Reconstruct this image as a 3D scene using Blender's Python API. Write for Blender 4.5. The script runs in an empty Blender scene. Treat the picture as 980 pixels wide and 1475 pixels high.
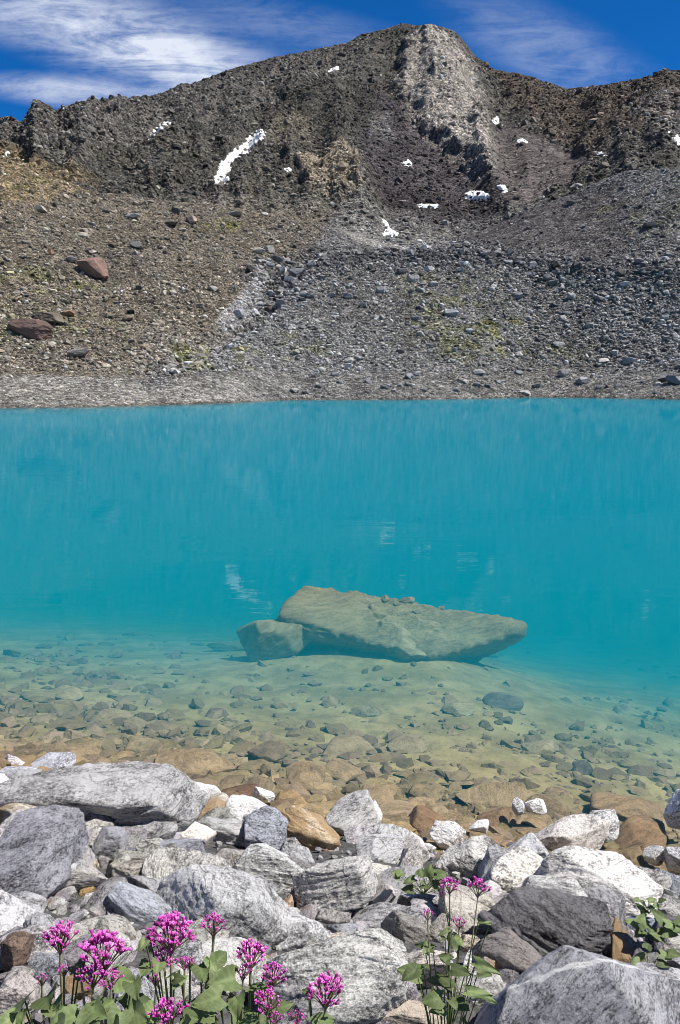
import bpy, math, random
import numpy as np
from mathutils import Vector, Matrix, Quaternion

random.seed(7)
RNG = np.random.default_rng(7)
R = math.radians
scene = bpy.context.scene
col = scene.collection

# ------------------------------------------------------------------ camera model (used to read distances off the place)
CAM_H = 2.7
FPX = 1126.0
PITCH = R(9.85)
CP, SP = math.cos(PITCH), math.sin(PITCH)

def ray(px, py):
    dx = (np.asarray(px, float) - 490.0) / FPX
    dy = (737.5 - np.asarray(py, float)) / FPX
    return dx, CP + SP * dy, -SP + CP * dy          # x, y (forward), z

def az_el(px, py):
    x, y, z = ray(px, py)
    return np.arctan2(x, y), np.arctan2(z, np.hypot(x, y))

def project(x, y, z):
    zz = z - CAM_H
    fwd = y * CP - zz * SP
    up = y * SP + zz * CP
    return 490 + FPX * x / fwd, 737.5 - FPX * up / fwd

# ------------------------------------------------------------------ noise
_perm = np.random.default_rng(3).permutation(256)
_perm = np.concatenate([_perm, _perm, _perm])
_g = np.random.default_rng(4).normal(size=(256, 3))
_g /= np.linalg.norm(_g, axis=1)[:, None]

def perlin(p):
    p = np.asarray(p, float)
    i = np.floor(p).astype(np.int64)
    f = p - i
    u = f * f * f * (f * (f * 6 - 15) + 10)
    i &= 255
    out = np.zeros(len(p))
    for dx in (0, 1):
        for dy in (0, 1):
            for dz in (0, 1):
                h = _perm[_perm[_perm[(i[:, 0] + dx) & 255] + ((i[:, 1] + dy) & 255)] + ((i[:, 2] + dz) & 255)]
                g = _g[h]
                d = (f[:, 0] - dx) * g[:, 0] + (f[:, 1] - dy) * g[:, 1] + (f[:, 2] - dz) * g[:, 2]
                w = (u[:, 0] if dx else 1 - u[:, 0]) * (u[:, 1] if dy else 1 - u[:, 1]) * (u[:, 2] if dz else 1 - u[:, 2])
                out += w * d
    return out * 1.5

def fbm(p, octaves=4, gain=0.5, lac=2.03, ridged=False):
    p = np.array(p, float)
    a, s, out = 1.0, 0.0, np.zeros(len(p))
    for k in range(octaves):
        n = perlin(p + 17.3 * k)
        if ridged:
            n = 1 - 2 * np.abs(n)
        out += a * n
        s += a
        a *= gain
        p = p * lac
    return out / s

# ------------------------------------------------------------------ mesh helpers
def mesh_from(name, verts, faces, smooth=True, cols=None, vec=None):
    """faces: (n,3) or (n,4) int array"""
    verts = np.asarray(verts, np.float32)
    faces = np.asarray(faces, np.int32)
    me = bpy.data.meshes.new(name)
    n, k = faces.shape
    me.vertices.add(len(verts))
    me.vertices.foreach_set('co', verts.ravel())
    me.loops.add(n * k)
    me.loops.foreach_set('vertex_index', faces.ravel())
    me.polygons.add(n)
    me.polygons.foreach_set('loop_start', np.arange(0, n * k, k, dtype=np.int32))
    me.polygons.foreach_set('loop_total', np.full(n, k, np.int32))
    me.update(calc_edges=True)
    me.validate()
    me.polygons.foreach_set('use_smooth', np.full(len(me.polygons), bool(smooth)))
    if cols is not None:
        a = me.attributes.new('col', 'FLOAT_COLOR', 'POINT')
        c = np.ones((len(verts), 4), np.float32)
        c[:, :cols.shape[1]] = cols
        a.data.foreach_set('color', c.ravel())
    if vec is not None:
        a = me.attributes.new('rc', 'FLOAT_VECTOR', 'POINT')
        a.data.foreach_set('vector', np.asarray(vec, np.float32).ravel())
    return me

def link(name, me, mat=None, parent=None, loc=None):
    o = bpy.data.objects.new(name, me)
    col.objects.link(o)
    if mat is not None and me is not None and len(me.materials) == 0:
        me.materials.append(mat)
    if parent is not None:
        o.parent = parent
    if loc is not None:
        o.location = loc
    return o

def tag(o, label=None, cat=None, group=None, kind=None):
    if label: o['label'] = label
    if cat: o['category'] = cat
    if group: o['group'] = group
    if kind: o['kind'] = kind
    return o

_ico = {}
def ico(sub):
    if sub not in _ico:
        import bmesh
        bm = bmesh.new()
        bmesh.ops.create_icosphere(bm, subdivisions=sub, radius=1.0)
        v = np.array([x.co[:] for x in bm.verts])
        f = np.array([[x.index for x in fc.verts] for fc in bm.faces])
        bm.free()
        v /= np.linalg.norm(v, axis=1)[:, None]
        _ico[sub] = (v, f)
    return _ico[sub]

def vnormals(v, f):
    a, b, c = v[f[:, 0]], v[f[:, 1]], v[f[:, 2]]
    fn = np.cross(b - a, c - a)
    n = np.zeros_like(v)
    for k in range(3):
        np.add.at(n, f[:, k], fn)
    return n / (np.linalg.norm(n, axis=1)[:, None] + 1e-12)

def rot_rand(rng):
    q = rng.normal(size=4); q /= np.linalg.norm(q)
    return np.array(Quaternion(q).to_matrix())

def rock_shape(rng, dims, sub=4, planes=None, nplanes=12, p=40, rough=1.0, boxy=0.5, strata=0.5, cuts=28):
    """Angular weathered boulder: soft intersection of half-spaces, then broken up by noise. Returns verts, faces, rock coordinates."""
    d, f = ico(sub)
    if planes is None:
        ns = rng.normal(size=(nplanes, 3))
        ns /= np.linalg.norm(ns, axis=1)[:, None]
        axes = np.array([[1, 0, 0], [-1, 0, 0], [0, 1, 0], [0, -1, 0], [0, 0, 1], [0, 0, -1]], float)
        axes = axes + rng.normal(size=axes.shape) * 0.28
        axes /= np.linalg.norm(axes, axis=1)[:, None]
        ds = rng.uniform(0.58, 1.0, nplanes)
        da = rng.uniform(0.62, 0.85, 6) if boxy > 0 else rng.uniform(0.9, 1.1, 6)
        ns = np.vstack([ns, axes]); ds = np.concatenate([ds, da])
    else:
        pl = np.array(planes, float)
        ns = pl[:, :3] / np.linalg.norm(pl[:, :3], axis=1)[:, None]; ds = pl[:, 3]
    dots = np.maximum(d @ ns.T, 0) / ds[None, :]
    r = 1.0 / (np.sum(dots ** p, axis=1) + 1e-9) ** (1.0 / p)
    v = d * np.minimum(r, 1.5)[:, None]
    lo, hi = v.min(0), v.max(0)
    v = (v - (lo + hi) / 2) / (hi - lo)
    dims = np.array(dims, float)
    v = v * dims
    size = float(np.prod(dims) ** (1 / 3))
    off = rng.uniform(-50, 50, 3)
    F = rot_rand(rng)
    if rng.random() < 0.7:          # foliation mostly lies flat-ish along the slab
        F = np.array(Matrix.Rotation(rng.uniform(-0.6, 0.6), 3, 'X') @ Matrix.Rotation(rng.uniform(-0.6, 0.6), 3, 'Y'))
    q = v / size
    n = vnormals(v, f)
    h = 0.03 * fbm(q * 1.5 + off, 2) + 0.03 * fbm(q * 2.6 + off, 2, ridged=True)
    v = v + n * (h * size * rough)[:, None]
    # fracture faces: planes that shave the corners off flat
    for k in range(cuts):
        m = rng.normal(size=3); m /= np.linalg.norm(m)
        if k % 3 == 0:              # some follow the foliation
            m = F[2] * rng.choice([-1, 1]) + rng.normal(0, .25, 3); m /= np.linalg.norm(m)
        sproj = v @ m
        hi_, lo_ = sproj.max(), sproj.min()
        lim = hi_ - (hi_ - lo_) * rng.uniform(.03, .20)
        over = np.maximum(sproj - lim, 0)
        v = v - m[None, :] * (over * .93)[:, None]
    lo, hi = v.min(0), v.max(0)
    v = (v - (lo + hi) / 2) * (dims / (hi - lo))
    n = vnormals(v, f)
    q = v / size
    h = 0.012 * fbm(q * 5.0 + off, 3, ridged=True)
    if sub >= 6: h += 0.006 * fbm(q * 26 + off, 3, .6, ridged=True)
    if sub >= 4:
        h += 0.009 * fbm(q * 13 + off, 3)
    fq = q @ F.T
    lg = fq[:, 2] * 5.5 + .9 * fbm(q * 1.8 + off, 2) + 100
    fr_ = lg - np.floor(lg)
    h += strata * .022 * (fr_ - .5) * np.clip(.5 + 2 * fbm(q * 1.6 + off + 50, 2), 0, 1)
    st = fbm(fq * np.array([1.4, 1.4, 8.0]) + off, 4, ridged=True)
    h += strata * 0.026 * st
    c = fbm(q * 2.4 + off + 31, 3)
    h -= 0.006 * np.clip((c - 0.17) * 14, 0, 1)
    v = v + n * (h * size * rough)[:, None]
    return v, f, (v @ F.T) + off

# ------------------------------------------------------------------ materials
def new_mat(name):
    m = bpy.data.materials.new(name)
    m.use_nodes = True
    nt = m.node_tree
    nt.nodes.clear()
    return m, nt

class NT:
    def __init__(self, nt):
        self.nt = nt
    def n(self, t, **kw):
        nd = self.nt.nodes.new(t)
        for k, v in kw.items():
            setattr(nd, k, v)
        return nd
    def l(self, a, b):
        self.nt.links.new(a, b)
    def setin(self, nd, k, v):
        if hasattr(v, 'default_value') or hasattr(v, 'is_output'):
            self.l(v, nd.inputs[k])
        else:
            nd.inputs[k].default_value = v
    def math(self, op, a, b=None, c=None, clamp=False):
        nd = self.n('ShaderNodeMath', operation=op, use_clamp=clamp)
        self.setin(nd, 0, a)
        if b is not None: self.setin(nd, 1, b)
        if c is not None: self.setin(nd, 2, c)
        return nd.outputs[0]
    def mix(self, fac, a, b, blend='MIX', clamp=False):
        nd = self.n('ShaderNodeMix', data_type='RGBA', blend_type=blend)
        nd.clamp_result = clamp
        self.setin(nd, 0, fac)
        for k, v in ((6, a), (7, b)):
            if isinstance(v, (tuple, list)):
                v = tuple(v) + (1,) if len(v) == 3 else v
            self.setin(nd, k, v)
        return nd.outputs[2]
    def noise(self, vec, scale, detail=4, rough=0.55, dist=0.0, lac=2.0):
        nd = self.n('ShaderNodeTexNoise')
        if vec is not None: self.l(vec, nd.inputs['Vector'])
        nd.inputs['Scale'].default_value = scale
        nd.inputs['Detail'].default_value = detail
        nd.inputs['Roughness'].default_value = rough
        nd.inputs['Distortion'].default_value = dist
        nd.inputs['Lacunarity'].default_value = lac
        return nd.outputs[0]
    def voro(self, vec, scale, feature='F1', out=0, rnd=1.0):
        nd = self.n('ShaderNodeTexVoronoi', feature=feature)
        if vec is not None: self.l(vec, nd.inputs['Vector'])
        nd.inputs['Scale'].default_value = scale
        nd.inputs['Randomness'].default_value = rnd
        return nd.outputs[out]
    def mapping(self, vec, scale=(1, 1, 1), rot=(0, 0, 0), loc=(0, 0, 0)):
        nd = self.n('ShaderNodeMapping')
        self.l(vec, nd.inputs['Vector'])
        nd.inputs['Scale'].default_value = scale
        nd.inputs['Rotation'].default_value = rot
        nd.inputs['Location'].default_value = loc
        return nd.outputs[0]
    def rng(self, v, a, b, c=0.0, d=1.0, smooth=True):
        nd = self.n('ShaderNodeMapRange', interpolation_type='SMOOTHSTEP' if smooth else 'LINEAR')
        self.l(v, nd.inputs[0])
        for k, x in enumerate((a, b, c, d)):
            nd.inputs[k + 1].default_value = x
        return nd.outputs[0]
    def bump(self, h, strength, dist, normal=None):
        nd = self.n('ShaderNodeBump')
        self.l(h, nd.inputs['Height'])
        nd.inputs['Strength'].default_value = strength
        nd.inputs['Distance'].default_value = dist
        if normal is not None: self.l(normal, nd.inputs['Normal'])
        return nd.outputs[0]
    def principled(self, color, rough=0.85, normal=None, spec=0.3):
        b = self.n('ShaderNodeBsdfPrincipled')
        self.setin(b, 'Base Color', color if not isinstance(color, tuple) else color + (1,))
        self.setin(b, 'Roughness', rough)
        b.inputs['Specular IOR Level'].default_value = spec
        if normal is not None: self.l(normal, b.inputs['Normal'])
        return b
    def out(self, shader, vol=None):
        o = self.n('ShaderNodeOutputMaterial')
        if shader is not None: self.l(shader, o.inputs['Surface'])
        if vol is not None: self.l(vol, o.inputs['Volume'])
        return o

def rock_material(name, scale=1.0, spec=0.25, rough=0.85, contrast=1.0, stain=True, bump=1.0, veins=True):
    """Foliated gneiss / schist. The object's colour tints it; the colour's alpha is how rusty it is."""
    m, nt = new_mat(name)
    g = NT(nt)
    at = g.n('ShaderNodeAttribute', attribute_type='GEOMETRY', attribute_name='rc').outputs['Vector']
    oi = g.n('ShaderNodeObjectInfo')
    vec0 = g.n('ShaderNodeVectorMath', operation='MULTIPLY_ADD')
    comb = g.n('ShaderNodeCombineXYZ')
    for k in range(3): g.l(oi.outputs['Random'], comb.inputs[k])
    g.l(comb.outputs[0], vec0.inputs[0]); vec0.inputs[1].default_value = (37, 61, 83); g.l(at, vec0.inputs[2])
    vec = vec0.outputs[0]
    s = scale
    # foliation: bands stretched along the rock's own layers
    fv = g.mapping(vec, (1.0, 1.6, 5.5))
    band = g.noise(fv, 6.0 * s, 6, 0.68, 0.15)
    big = g.noise(vec, 2.3 * s, 4, 0.6, 0.3)
    fine = g.noise(g.mapping(vec, (1, 1, 2.2)), 60 * s, 5, 0.75)
    speck = g.noise(vec, 170 * s, 3, 0.7)
    t = g.math('ADD', g.math('MULTIPLY', band, 0.65), g.math('MULTIPLY', big, 0.55))
    t = g.math('ADD', t, g.math('MULTIPLY', fine, 0.85))
    t = g.math('ADD', t, g.math('MULTIPLY', speck, 0.60))
    c = 0.5 / contrast
    t = g.rng(t, 1.28 - 0.38 * c, 1.28 + 0.38 * c, 0, 1, True)
    base = g.mix(t, (0.085, 0.083, 0.083), (0.86, 0.85, 0.83))
    # pale crusts
    crust = g.rng(g.noise(vec, 4.3 * s, 6, 0.66, 0.5), 0.60, 0.68)
    base = g.mix(g.math('MULTIPLY', crust, 0.75), base, (0.86, 0.85, 0.84))
    if veins:
        vn = g.noise(g.mapping(vec, (0.5, 0.7, 1.6)), 2.2 * s, 3, 0.5, 1.4)
        ve = g.math('ABSOLUTE', g.math('SUBTRACT', vn, 0.5))
        ve = g.rng(ve, 0.004, 0.016, 1, 0)
        base = g.mix(g.math('MULTIPLY', ve, 0.5), base, (0.80, 0.79, 0.78))
        vd = g.noise(g.mapping(vec, (0.8, 0.6, 2.5), loc=(9, 4, 2)), 3.0 * s, 4, 0.55, 0.8)
        ce = g.rng(g.math('ABSOLUTE', g.math('SUBTRACT', vd, 0.5)), 0.003, 0.012, 1, 0)
        base = g.mix(g.math('MULTIPLY', ce, 0.3), base, (0.05, 0.05, 0.05))
    ck = None
    if veins:
        wv_ = g.n('ShaderNodeVectorMath', operation='MULTIPLY_ADD')
        nzc = g.n('ShaderNodeTexNoise'); g.l(vec, nzc.inputs['Vector']); nzc.inputs['Scale'].default_value = 7 * s; nzc.inputs['Detail'].default_value = 4
        g.l(nzc.outputs['Color'], wv_.inputs[0]); wv_.inputs[1].default_value = (.09, .09, .09); g.l(g.mapping(vec, (1, 1, 2.3)), wv_.inputs[2])
        ed = g.voro(wv_.outputs[0], 3.6 * s, 'DISTANCE_TO_EDGE')
        ck = g.math('MULTIPLY', g.rng(ed, .002, .014, 1, 0), g.rng(g.noise(vec, 3.4 * s, 2, .5), .52, .62))
        base = g.mix(g.math('MULTIPLY', ck, .45), base, (.03, .028, .027))
    base = g.mix(1.0, base, oi.outputs['Color'], 'MULTIPLY')
    if stain:
        sn = g.noise(vec, 3.1 * s, 5, 0.62, 0.4)
        th = g.math('SUBTRACT', 0.78, g.math('MULTIPLY', oi.outputs['Alpha'], 0.52))
        sm = g.n('ShaderNodeMapRange', interpolation_type='SMOOTHSTEP')
        g.l(sn, sm.inputs[0]); g.l(th, sm.inputs[1]); g.l(g.math('ADD', th, 0.10), sm.inputs[2])
        rust = g.mix(g.noise(vec, 22 * s, 4, 0.65), (0.24, 0.12, 0.045), (0.64, 0.47, 0.26))
        base = g.mix(g.math('MULTIPLY', sm.outputs[0], 0.85), base, rust)
    h1 = g.math('ADD', g.math('MULTIPLY', band, 0.4), g.math('MULTIPLY', fine, 0.5))
    if ck is not None: h1 = g.math('SUBTRACT', h1, g.math('MULTIPLY', ck, .5))
    nb = g.bump(h1, 0.8 * bump, 0.04 / s)
    nb = g.bump(g.noise(vec, 75 * s, 6, 0.8), 0.8 * bump, 0.016 / s, nb)
    g.out(g.principled(base, rough, nb, spec).outputs[0])
    return m

def scree_material(name, scale, bump_d, cell=0.55, bump_s=1.0):
    m, nt = new_mat(name)
    g = NT(nt)
    geo = g.n('ShaderNodeNewGeometry').outputs['Position']
    colr = g.n('ShaderNodeAttribute', attribute_type='GEOMETRY', attribute_name='col').outputs['Color']
    vcol = g.n('ShaderNodeTexVoronoi', feature='F1'); g.l(geo, vcol.inputs['Vector']); vcol.inputs['Scale'].default_value = 1.3 * scale
    sep = g.n('ShaderNodeSeparateColor'); g.l(vcol.outputs['Color'], sep.inputs[0])
    vcol2 = g.n('ShaderNodeTexVoronoi', feature='F1'); g.l(geo, vcol2.inputs['Vector']); vcol2.inputs['Scale'].default_value = 0.45 * scale
    sep2 = g.n('ShaderNodeSeparateColor'); g.l(vcol2.outputs['Color'], sep2.inputs[0])
    vcol3 = g.n('ShaderNodeTexVoronoi', feature='F1'); g.l(geo, vcol3.inputs['Vector']); vcol3.inputs['Scale'].default_value = 3.7 * scale
    sep3 = g.n('ShaderNodeSeparateColor'); g.l(vcol3.outputs['Color'], sep3.inputs[0])
    nz = g.noise(geo, 0.25 * scale, 8, 0.7)
    k = g.math('ADD', g.math('MULTIPLY', sep.outputs[0], cell), g.math('MULTIPLY', sep2.outputs[0], cell * 0.7))
    k = g.math('ADD', k, g.math('MULTIPLY', nz, 1.3))
    k = g.rng(k, 0.45, 1.65, 0.15, 1.75, False)
    k = g.math('MULTIPLY', k, g.rng(g.math('POWER', sep3.outputs[0], 1.6), 0, 1, .42, 2.1, False))
    base = g.mix(1.0, colr, k, 'MULTIPLY')
    hb = g.math('ADD', g.math('MULTIPLY', vcol.outputs['Distance'], -0.6), g.math('MULTIPLY', vcol2.outputs['Distance'], -1.2))
    hb = g.math('ADD', hb, g.math('MULTIPLY', nz, 1.0))
    hb = g.math('ADD', hb, g.math('MULTIPLY', vcol3.outputs['Distance'], -.45))
    hb = g.math('ADD', hb, g.math('MULTIPLY', sep3.outputs[1], .25))
    nb = g.bump(hb, 0.9 * bump_s, bump_d)
    g.out(g.principled(base, 0.95, nb, 0.12).outputs[0])
    return m

def tint_material(name, rough=0.9, scale=1.5, bump_d=0.15):
    """Far boulder: plain broken rock tinted by the object colour."""
    m, nt = new_mat(name)
    g = NT(nt)
    tc = g.n('ShaderNodeTexCoord').outputs['Object']
    oi = g.n('ShaderNodeObjectInfo')
    nz = g.noise(tc, scale, 6, 0.7, 0.4)
    k = g.rng(nz, 0.25, 0.75, 0.5, 1.5, False)
    base = g.mix(1.0, oi.outputs['Color'], k, 'MULTIPLY')
    g.out(g.principled(base, rough, g.bump(nz, 0.8, bump_d), 0.15).outputs[0])
    return m

def vcol_material(name, rough=0.9, spec=0.15):
    m, nt = new_mat(name)
    g = NT(nt)
    geo = g.n('ShaderNodeNewGeometry').outputs['Position']
    colr = g.n('ShaderNodeAttribute', attribute_type='GEOMETRY', attribute_name='col').outputs['Color']
    nz = g.noise(geo, 2.5, 5, 0.7)
    k = g.rng(nz, 0.25, 0.75, 0.6, 1.4, False)
    g.out(g.principled(g.mix(1.0, colr, k, 'MULTIPLY'), rough, g.bump(nz, 0.7, 0.1), spec).outputs[0])
    return m

M_rock = rock_material('gneiss_rock', 1.0)
M_dark = rock_material('dark_schist_rock', 1.2, contrast=1.2, bump=1.5)
M_wet = rock_material('algae_covered_stone', 1.3, spec=0.2, rough=0.8, contrast=0.55, stain=True, bump=0.7, veins=False)
M_scree = scree_material('moraine_scree', 1.1, 0.5)
M_mount = scree_material('mountain_rock', 0.42, 1.6, cell=0.5)
M_tint = tint_material('hillside_boulder_rock')
M_stuff = vcol_material('scree_stones')

# ------------------------------------------------------------------ far terrain
def line(pts):
    pts = np.array(pts, float)
    a, e = az_el(pts[:, 0], pts[:, 1])
    return a, e, pts
def lerp_line(az, pts):
    a, e, _ = line(pts)
    return np.interp(az, a, e)
def az_of(px, py=450):
    return az_el(px, py)[0]
def fpx(az, pts, py=400):
    p = np.array(pts, float)
    return np.interp(az, az_of(p[:, 0], py), p[:, 1])

SHORE = [(-900, 600), (-300, 592), (0, 587), (120, 586), (250, 582.5), (330, 580), (380, 577), (420, 575.5), (600, 575), (700, 573.5), (760, 572), (850, 572.5), (980, 575), (1300, 578), (2000, 580)]
BENCH = [(-900, 545), (-200, 545), (0, 543), (150, 545), (210, 541), (250, 532), (400, 536), (560, 536), (700, 530), (850, 528), (980, 532), (2000, 530)]
MID = [(-900, 430), (0, 420), (300, 412), (360, 396), (430, 376), (500, 366), (560, 362), (660, 360), (740, 366), (800, 376), (900, 388), (980, 396), (1300, 400), (2000, 400)]
CREST = [(-900, 285), (-400, 262), (-100, 236), (0, 229), (30, 236), (70, 250), (130, 272), (200, 281), (300, 294), (400, 308), (470, 322), (500, 334), (560, 346), (650, 351), (700, 330), (750, 306), (800, 287), (850, 264), (900, 247), (980, 236), (1100, 226), (1400, 220), (2000, 240)]
RIDGE = [(-900, 260), (-400, 235), (-200, 205), (-60, 190), (0, 178), (26, 187), (34, 183), (48, 163), (60, 164), (75, 167), (84, 170), (96, 159), (125, 150), (150, 150), (185, 150), (200, 142), (235, 134), (250, 127), (262, 120), (276, 122), (300, 112), (340, 97), (390, 84), (420, 78), (470, 68), (500, 62), (520, 50), (555, 42), (580, 34), (600, 38), (625, 36), (650, 43), (662, 52), (672, 64), (685, 80), (700, 92), (712, 100), (740, 105), (765, 110), (790, 120), (815, 128), (850, 126), (890, 119), (930, 112), (955, 104), (980, 101), (1100, 92), (1300, 120), (1600, 150), (2000, 200)]

NCI = 900
a_in = np.linspace(R(-26.5), R(26.5), NCI)
a_out = np.linspace(R(26.5), R(72), 111)[1:]
AZ = np.concatenate([-a_out[::-1], a_in, a_out])
NC = len(AZ)
elS = lerp_line(AZ, SHORE); R0 = CAM_H / np.tan(-elS)
elB = lerp_line(AZ, BENCH)
RB = R0 + fpx(AZ, [(-900, 16), (0, 15), (250, 12), (420, 9), (700, 9), (980, 11), (2000, 12)])
elM = lerp_line(AZ, MID)
RM = fpx(AZ, [(-900, 118), (0, 116), (300, 124), (420, 134), (560, 140), (700, 140), (980, 132), (2000, 130)])
elC = lerp_line(AZ, CREST)
RC = fpx(AZ, [(-900, 150), (0, 158), (300, 172), (480, 180), (560, 185), (650, 188), (750, 182), (850, 178), (980, 172), (2000, 170)])
elR = lerp_line(AZ, RIDGE)
RR = fpx(AZ, [(-900, 330), (0, 350), (100, 370), (300, 470), (500, 570), (600, 600), (680, 590), (760, 545), (815, 530), (980, 480), (2000, 430)], 120)
elR = elR + 0.0011 * fbm(np.stack([AZ * 160, AZ * 0, AZ * 0], 1), 4) * 1.5
zz = lambda r, el: CAM_H + r * np.tan(el)
dip = fpx(AZ, [(-900, 6), (0, 7), (200, 5), (400, 2.5), (500, 0.3), (650, 0.3), (720, 3), (850, 5), (980, 6), (2000, 6)])
mdip = fpx(AZ, [(-900, 0), (330, 0), (400, 2.2), (560, 2.4), (660, 2.4), (800, 2.6), (980, 2.6), (2000, 2)])
# knots: radius, height, number of rows up to the next knot
KN = [(R0 - 30, np.full(NC, -9.0)), (R0 - 4, np.full(NC, -1.0)), (R0, np.zeros(NC)), (RB, zz(RB, elB)), (RM, zz(RM, elM)),
      (RM + 9, zz(RM + 9, elM) - 3.0 * mdip * 0 - mdip - 0.0), (RC, zz(RC, elC)), (RC + 14, zz(RC, elC) - dip * 0.5), (RC + 40, zz(RC + 40, elC) - dip * 1.0 + 1.0)]
rows_n = [4, 10, 46, 150, 10, 100, 8, 10, 250, 10, 4]
# mountain face: concave profile from its foot to the ridge
rads, zs = [], []
foot_r, foot_z = KN[-1]
ridge_z = zz(RR, elR)
for k in range(len(KN) - 1):
    n = rows_n[k]
    for t in np.linspace(0, 1, n, endpoint=False):
        r = KN[k][0] * (1 - t) + KN[k + 1][0] * t
        z = KN[k][1] * (1 - t) + KN[k + 1][1] * t
        if k == 3:                          # slightly concave moraine flank
            z = z - 1.2 * np.sin(np.pi * t)
        rads.append(r); zs.append(z)
n = rows_n[8]
for t in np.linspace(0, 1, n, endpoint=False):
    r = foot_r * (1 - t) + RR * t
    rads.append(r)
    zs.append(foot_z + (ridge_z - foot_z) * (t ** 1.12))
ROW_RIDGE = len(rads)
for j, (dr, dz) in enumerate([(0, 0), (4, -1.0), (12, -6), (40, -30), (120, -90), (260, -160)]):
    rads.append(RR + dr); zs.append(ridge_z + dz)
TR = np.array(rads); TZ = np.array(zs)
NR = TR.shape[0]
SA, CA = np.sin(AZ), np.cos(AZ)
X = TR * SA[None, :]; Y = TR * CA[None, :]; Z = TZ.copy()
PX, PY = project(X, Y, Z)
row = np.arange(NR)[:, None] * np.ones((1, NC))
# soften the knots between rows (keeps the creases from reading as machine-cut)
for _ in range(3):
    Zs = Z.copy()
    Zs[1:-1] = (Z[:-2] + 2 * Z[1:-1] + Z[2:]) / 4
    keep = (np.abs(row - ROW_RIDGE) < 4)
    Z = np.where(keep, Z, Zs)

def seg_dist(px, py, pts):
    best = np.full(px.shape, 1e9)
    for (x0, y0), (x1, y1) in zip(pts[:-1], pts[1:]):
        dx, dy = x1 - x0, y1 - y0
        t = np.clip(((px - x0) * dx + (py - y0) * dy) / (dx * dx + dy * dy), 0, 1)
        best = np.minimum(best, np.hypot(px - x0 - t * dx, py - y0 - t * dy))
    return best

def poly_sd(px, py, pts):
    """signed distance in pixels, positive inside"""
    d = seg_dist(px, py, list(pts) + [pts[0]])
    inside = np.zeros(px.shape, bool)
    n = len(pts)
    j = n - 1
    for i in range(n):
        xi, yi = pts[i]; xj, yj = pts[j]
        c = ((yi > py) != (yj > py)) & (px < (xj - xi) * (py - yi) / (yj - yi + 1e-12) + xi)
        inside ^= c
        j = i
    return np.where(inside, d, -d)

P3 = np.stack([X.ravel(), Y.ravel(), Z.ravel()], 1)
def grid(a): return a.reshape(NR, NC)
n_big = grid(fbm(P3 * 0.02, 4)); n_mid = grid(fbm(P3 * 0.07 + 5, 4)); n_fine = grid(fbm(P3 * 0.3 + 9, 3))
r_big = grid(fbm(P3 * np.array([0.022, 0.022, 0.012]) + 3, 5, ridged=True)); r_mid = grid(fbm(P3 * np.array([0.075, 0.075, 0.05]) + 7, 4, ridged=True))
wob = 14 * n_big + 9 * n_mid                           # wobble for zone edges, pixels
wob2 = 14 * np.roll(n_mid, 37, 1) + 9 * n_fine

on_m = np.clip((row - (NR - 6 - rows_n[8])) / 25.0, 0, 1) * np.clip((ROW_RIDGE + 3 - row) / 4, 0, 1)   # mountain face mask
fade_r = np.clip((ROW_RIDGE - row) / 34.0, 0.10, 1)

def soft(pts, w=8, wobble=1.0):
    return np.clip(poly_sd(PX + wob * wobble, PY + wob2 * wobble, pts) / w + 0.5, 0, 1)

Zc = {}
Zc['rib'] = soft([(588, 70), (610, 52), (645, 52), (676, 88), (697, 150), (710, 215), (708, 262), (690, 268), (655, 228), (620, 195), (590, 160), (572, 118)], 26, 1.5)
Zc['chute'] = soft([(530, 118), (585, 150), (640, 215), (700, 265), (735, 290), (690, 340), (570, 335), (540, 270), (505, 190)], 14)
Zc['pale_spot'] = soft([(535, 160), (562, 165), (570, 200), (545, 208), (532, 190)], 6, .5)
Zc['tan_face'] = soft([(425, 250), (470, 232), (515, 240), (524, 295), (490, 300), (440, 285)], 8, .8)
Zc['tan_face2'] = soft([(380, 190), (440, 175), (455, 215), (400, 225)], 10)
Zc['rscree'] = soft([(716, 165), (760, 185), (850, 232), (830, 262), (745, 305), (706, 292)], 12, .7)
Zc['rbrown'] = soft([(700, 95), (815, 128), (1100, 90), (1100, 170), (980, 185), (880, 215), (840, 225), (740, 160)], 14)
Zc['rpale'] = soft([(895, 155), (985, 145), (1000, 215), (955, 210), (915, 180)], 6) * (n_fine > -0.05)
Zc['knoll'] = soft([(-200, 232), (0, 222), (60, 240), (140, 276), (60, 285), (-200, 280)], 10)
Zc['lcliff'] = soft([(-200, 170), (0, 165), (60, 150), (200, 140), (215, 165), (120, 215), (60, 225), (-200, 225)], 10)
below = np.clip((PY - 345) / 40, 0, 1)
isl = np.clip((400 + wob * 1.5 - PX + (PY - 420) * -0.9) / 30, 0, 1)      # left (brown) moraine
# relief of the mountain face: ribs and gullies (metres, towards the viewer)
disp = np.zeros((NR, NC))
for pts, w, amp in [
    ([(600, 45), (640, 110), (680, 170), (705, 235), (715, 275)], 26, 6.0),
    ([(560, 90), (600, 190), (650, 260), (690, 300)], 20, -2.5),
    ([(725, 125), (722, 190), (735, 250)], 18, -3.0),
    ([(440, 130), (490, 200), (515, 260), (520, 310)], 30, 6.0),
    ([(380, 180), (345, 220), (318, 262)], 12, -4.0),
    ([(400, 190), (430, 240), (440, 285)], 20, 4.0),
    ([(245, 172), (215, 200)], 9, -2.5),
    ([(180, 150), (130, 200), (110, 250)], 22, 4.0),
    ([(60, 165), (50, 215)], 16, 4.0),
    ([(300, 130), (260, 190), (230, 250)], 26, 3.0),
    ([(850, 130), (880, 190), (905, 240)], 26, 4.0),
    ([(960, 120), (930, 180), (950, 225)], 20, 3.5),
]:
    d = seg_dist(PX + wob * .4, PY, pts)
    disp += amp * np.exp(-(d / w) ** 2)
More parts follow.
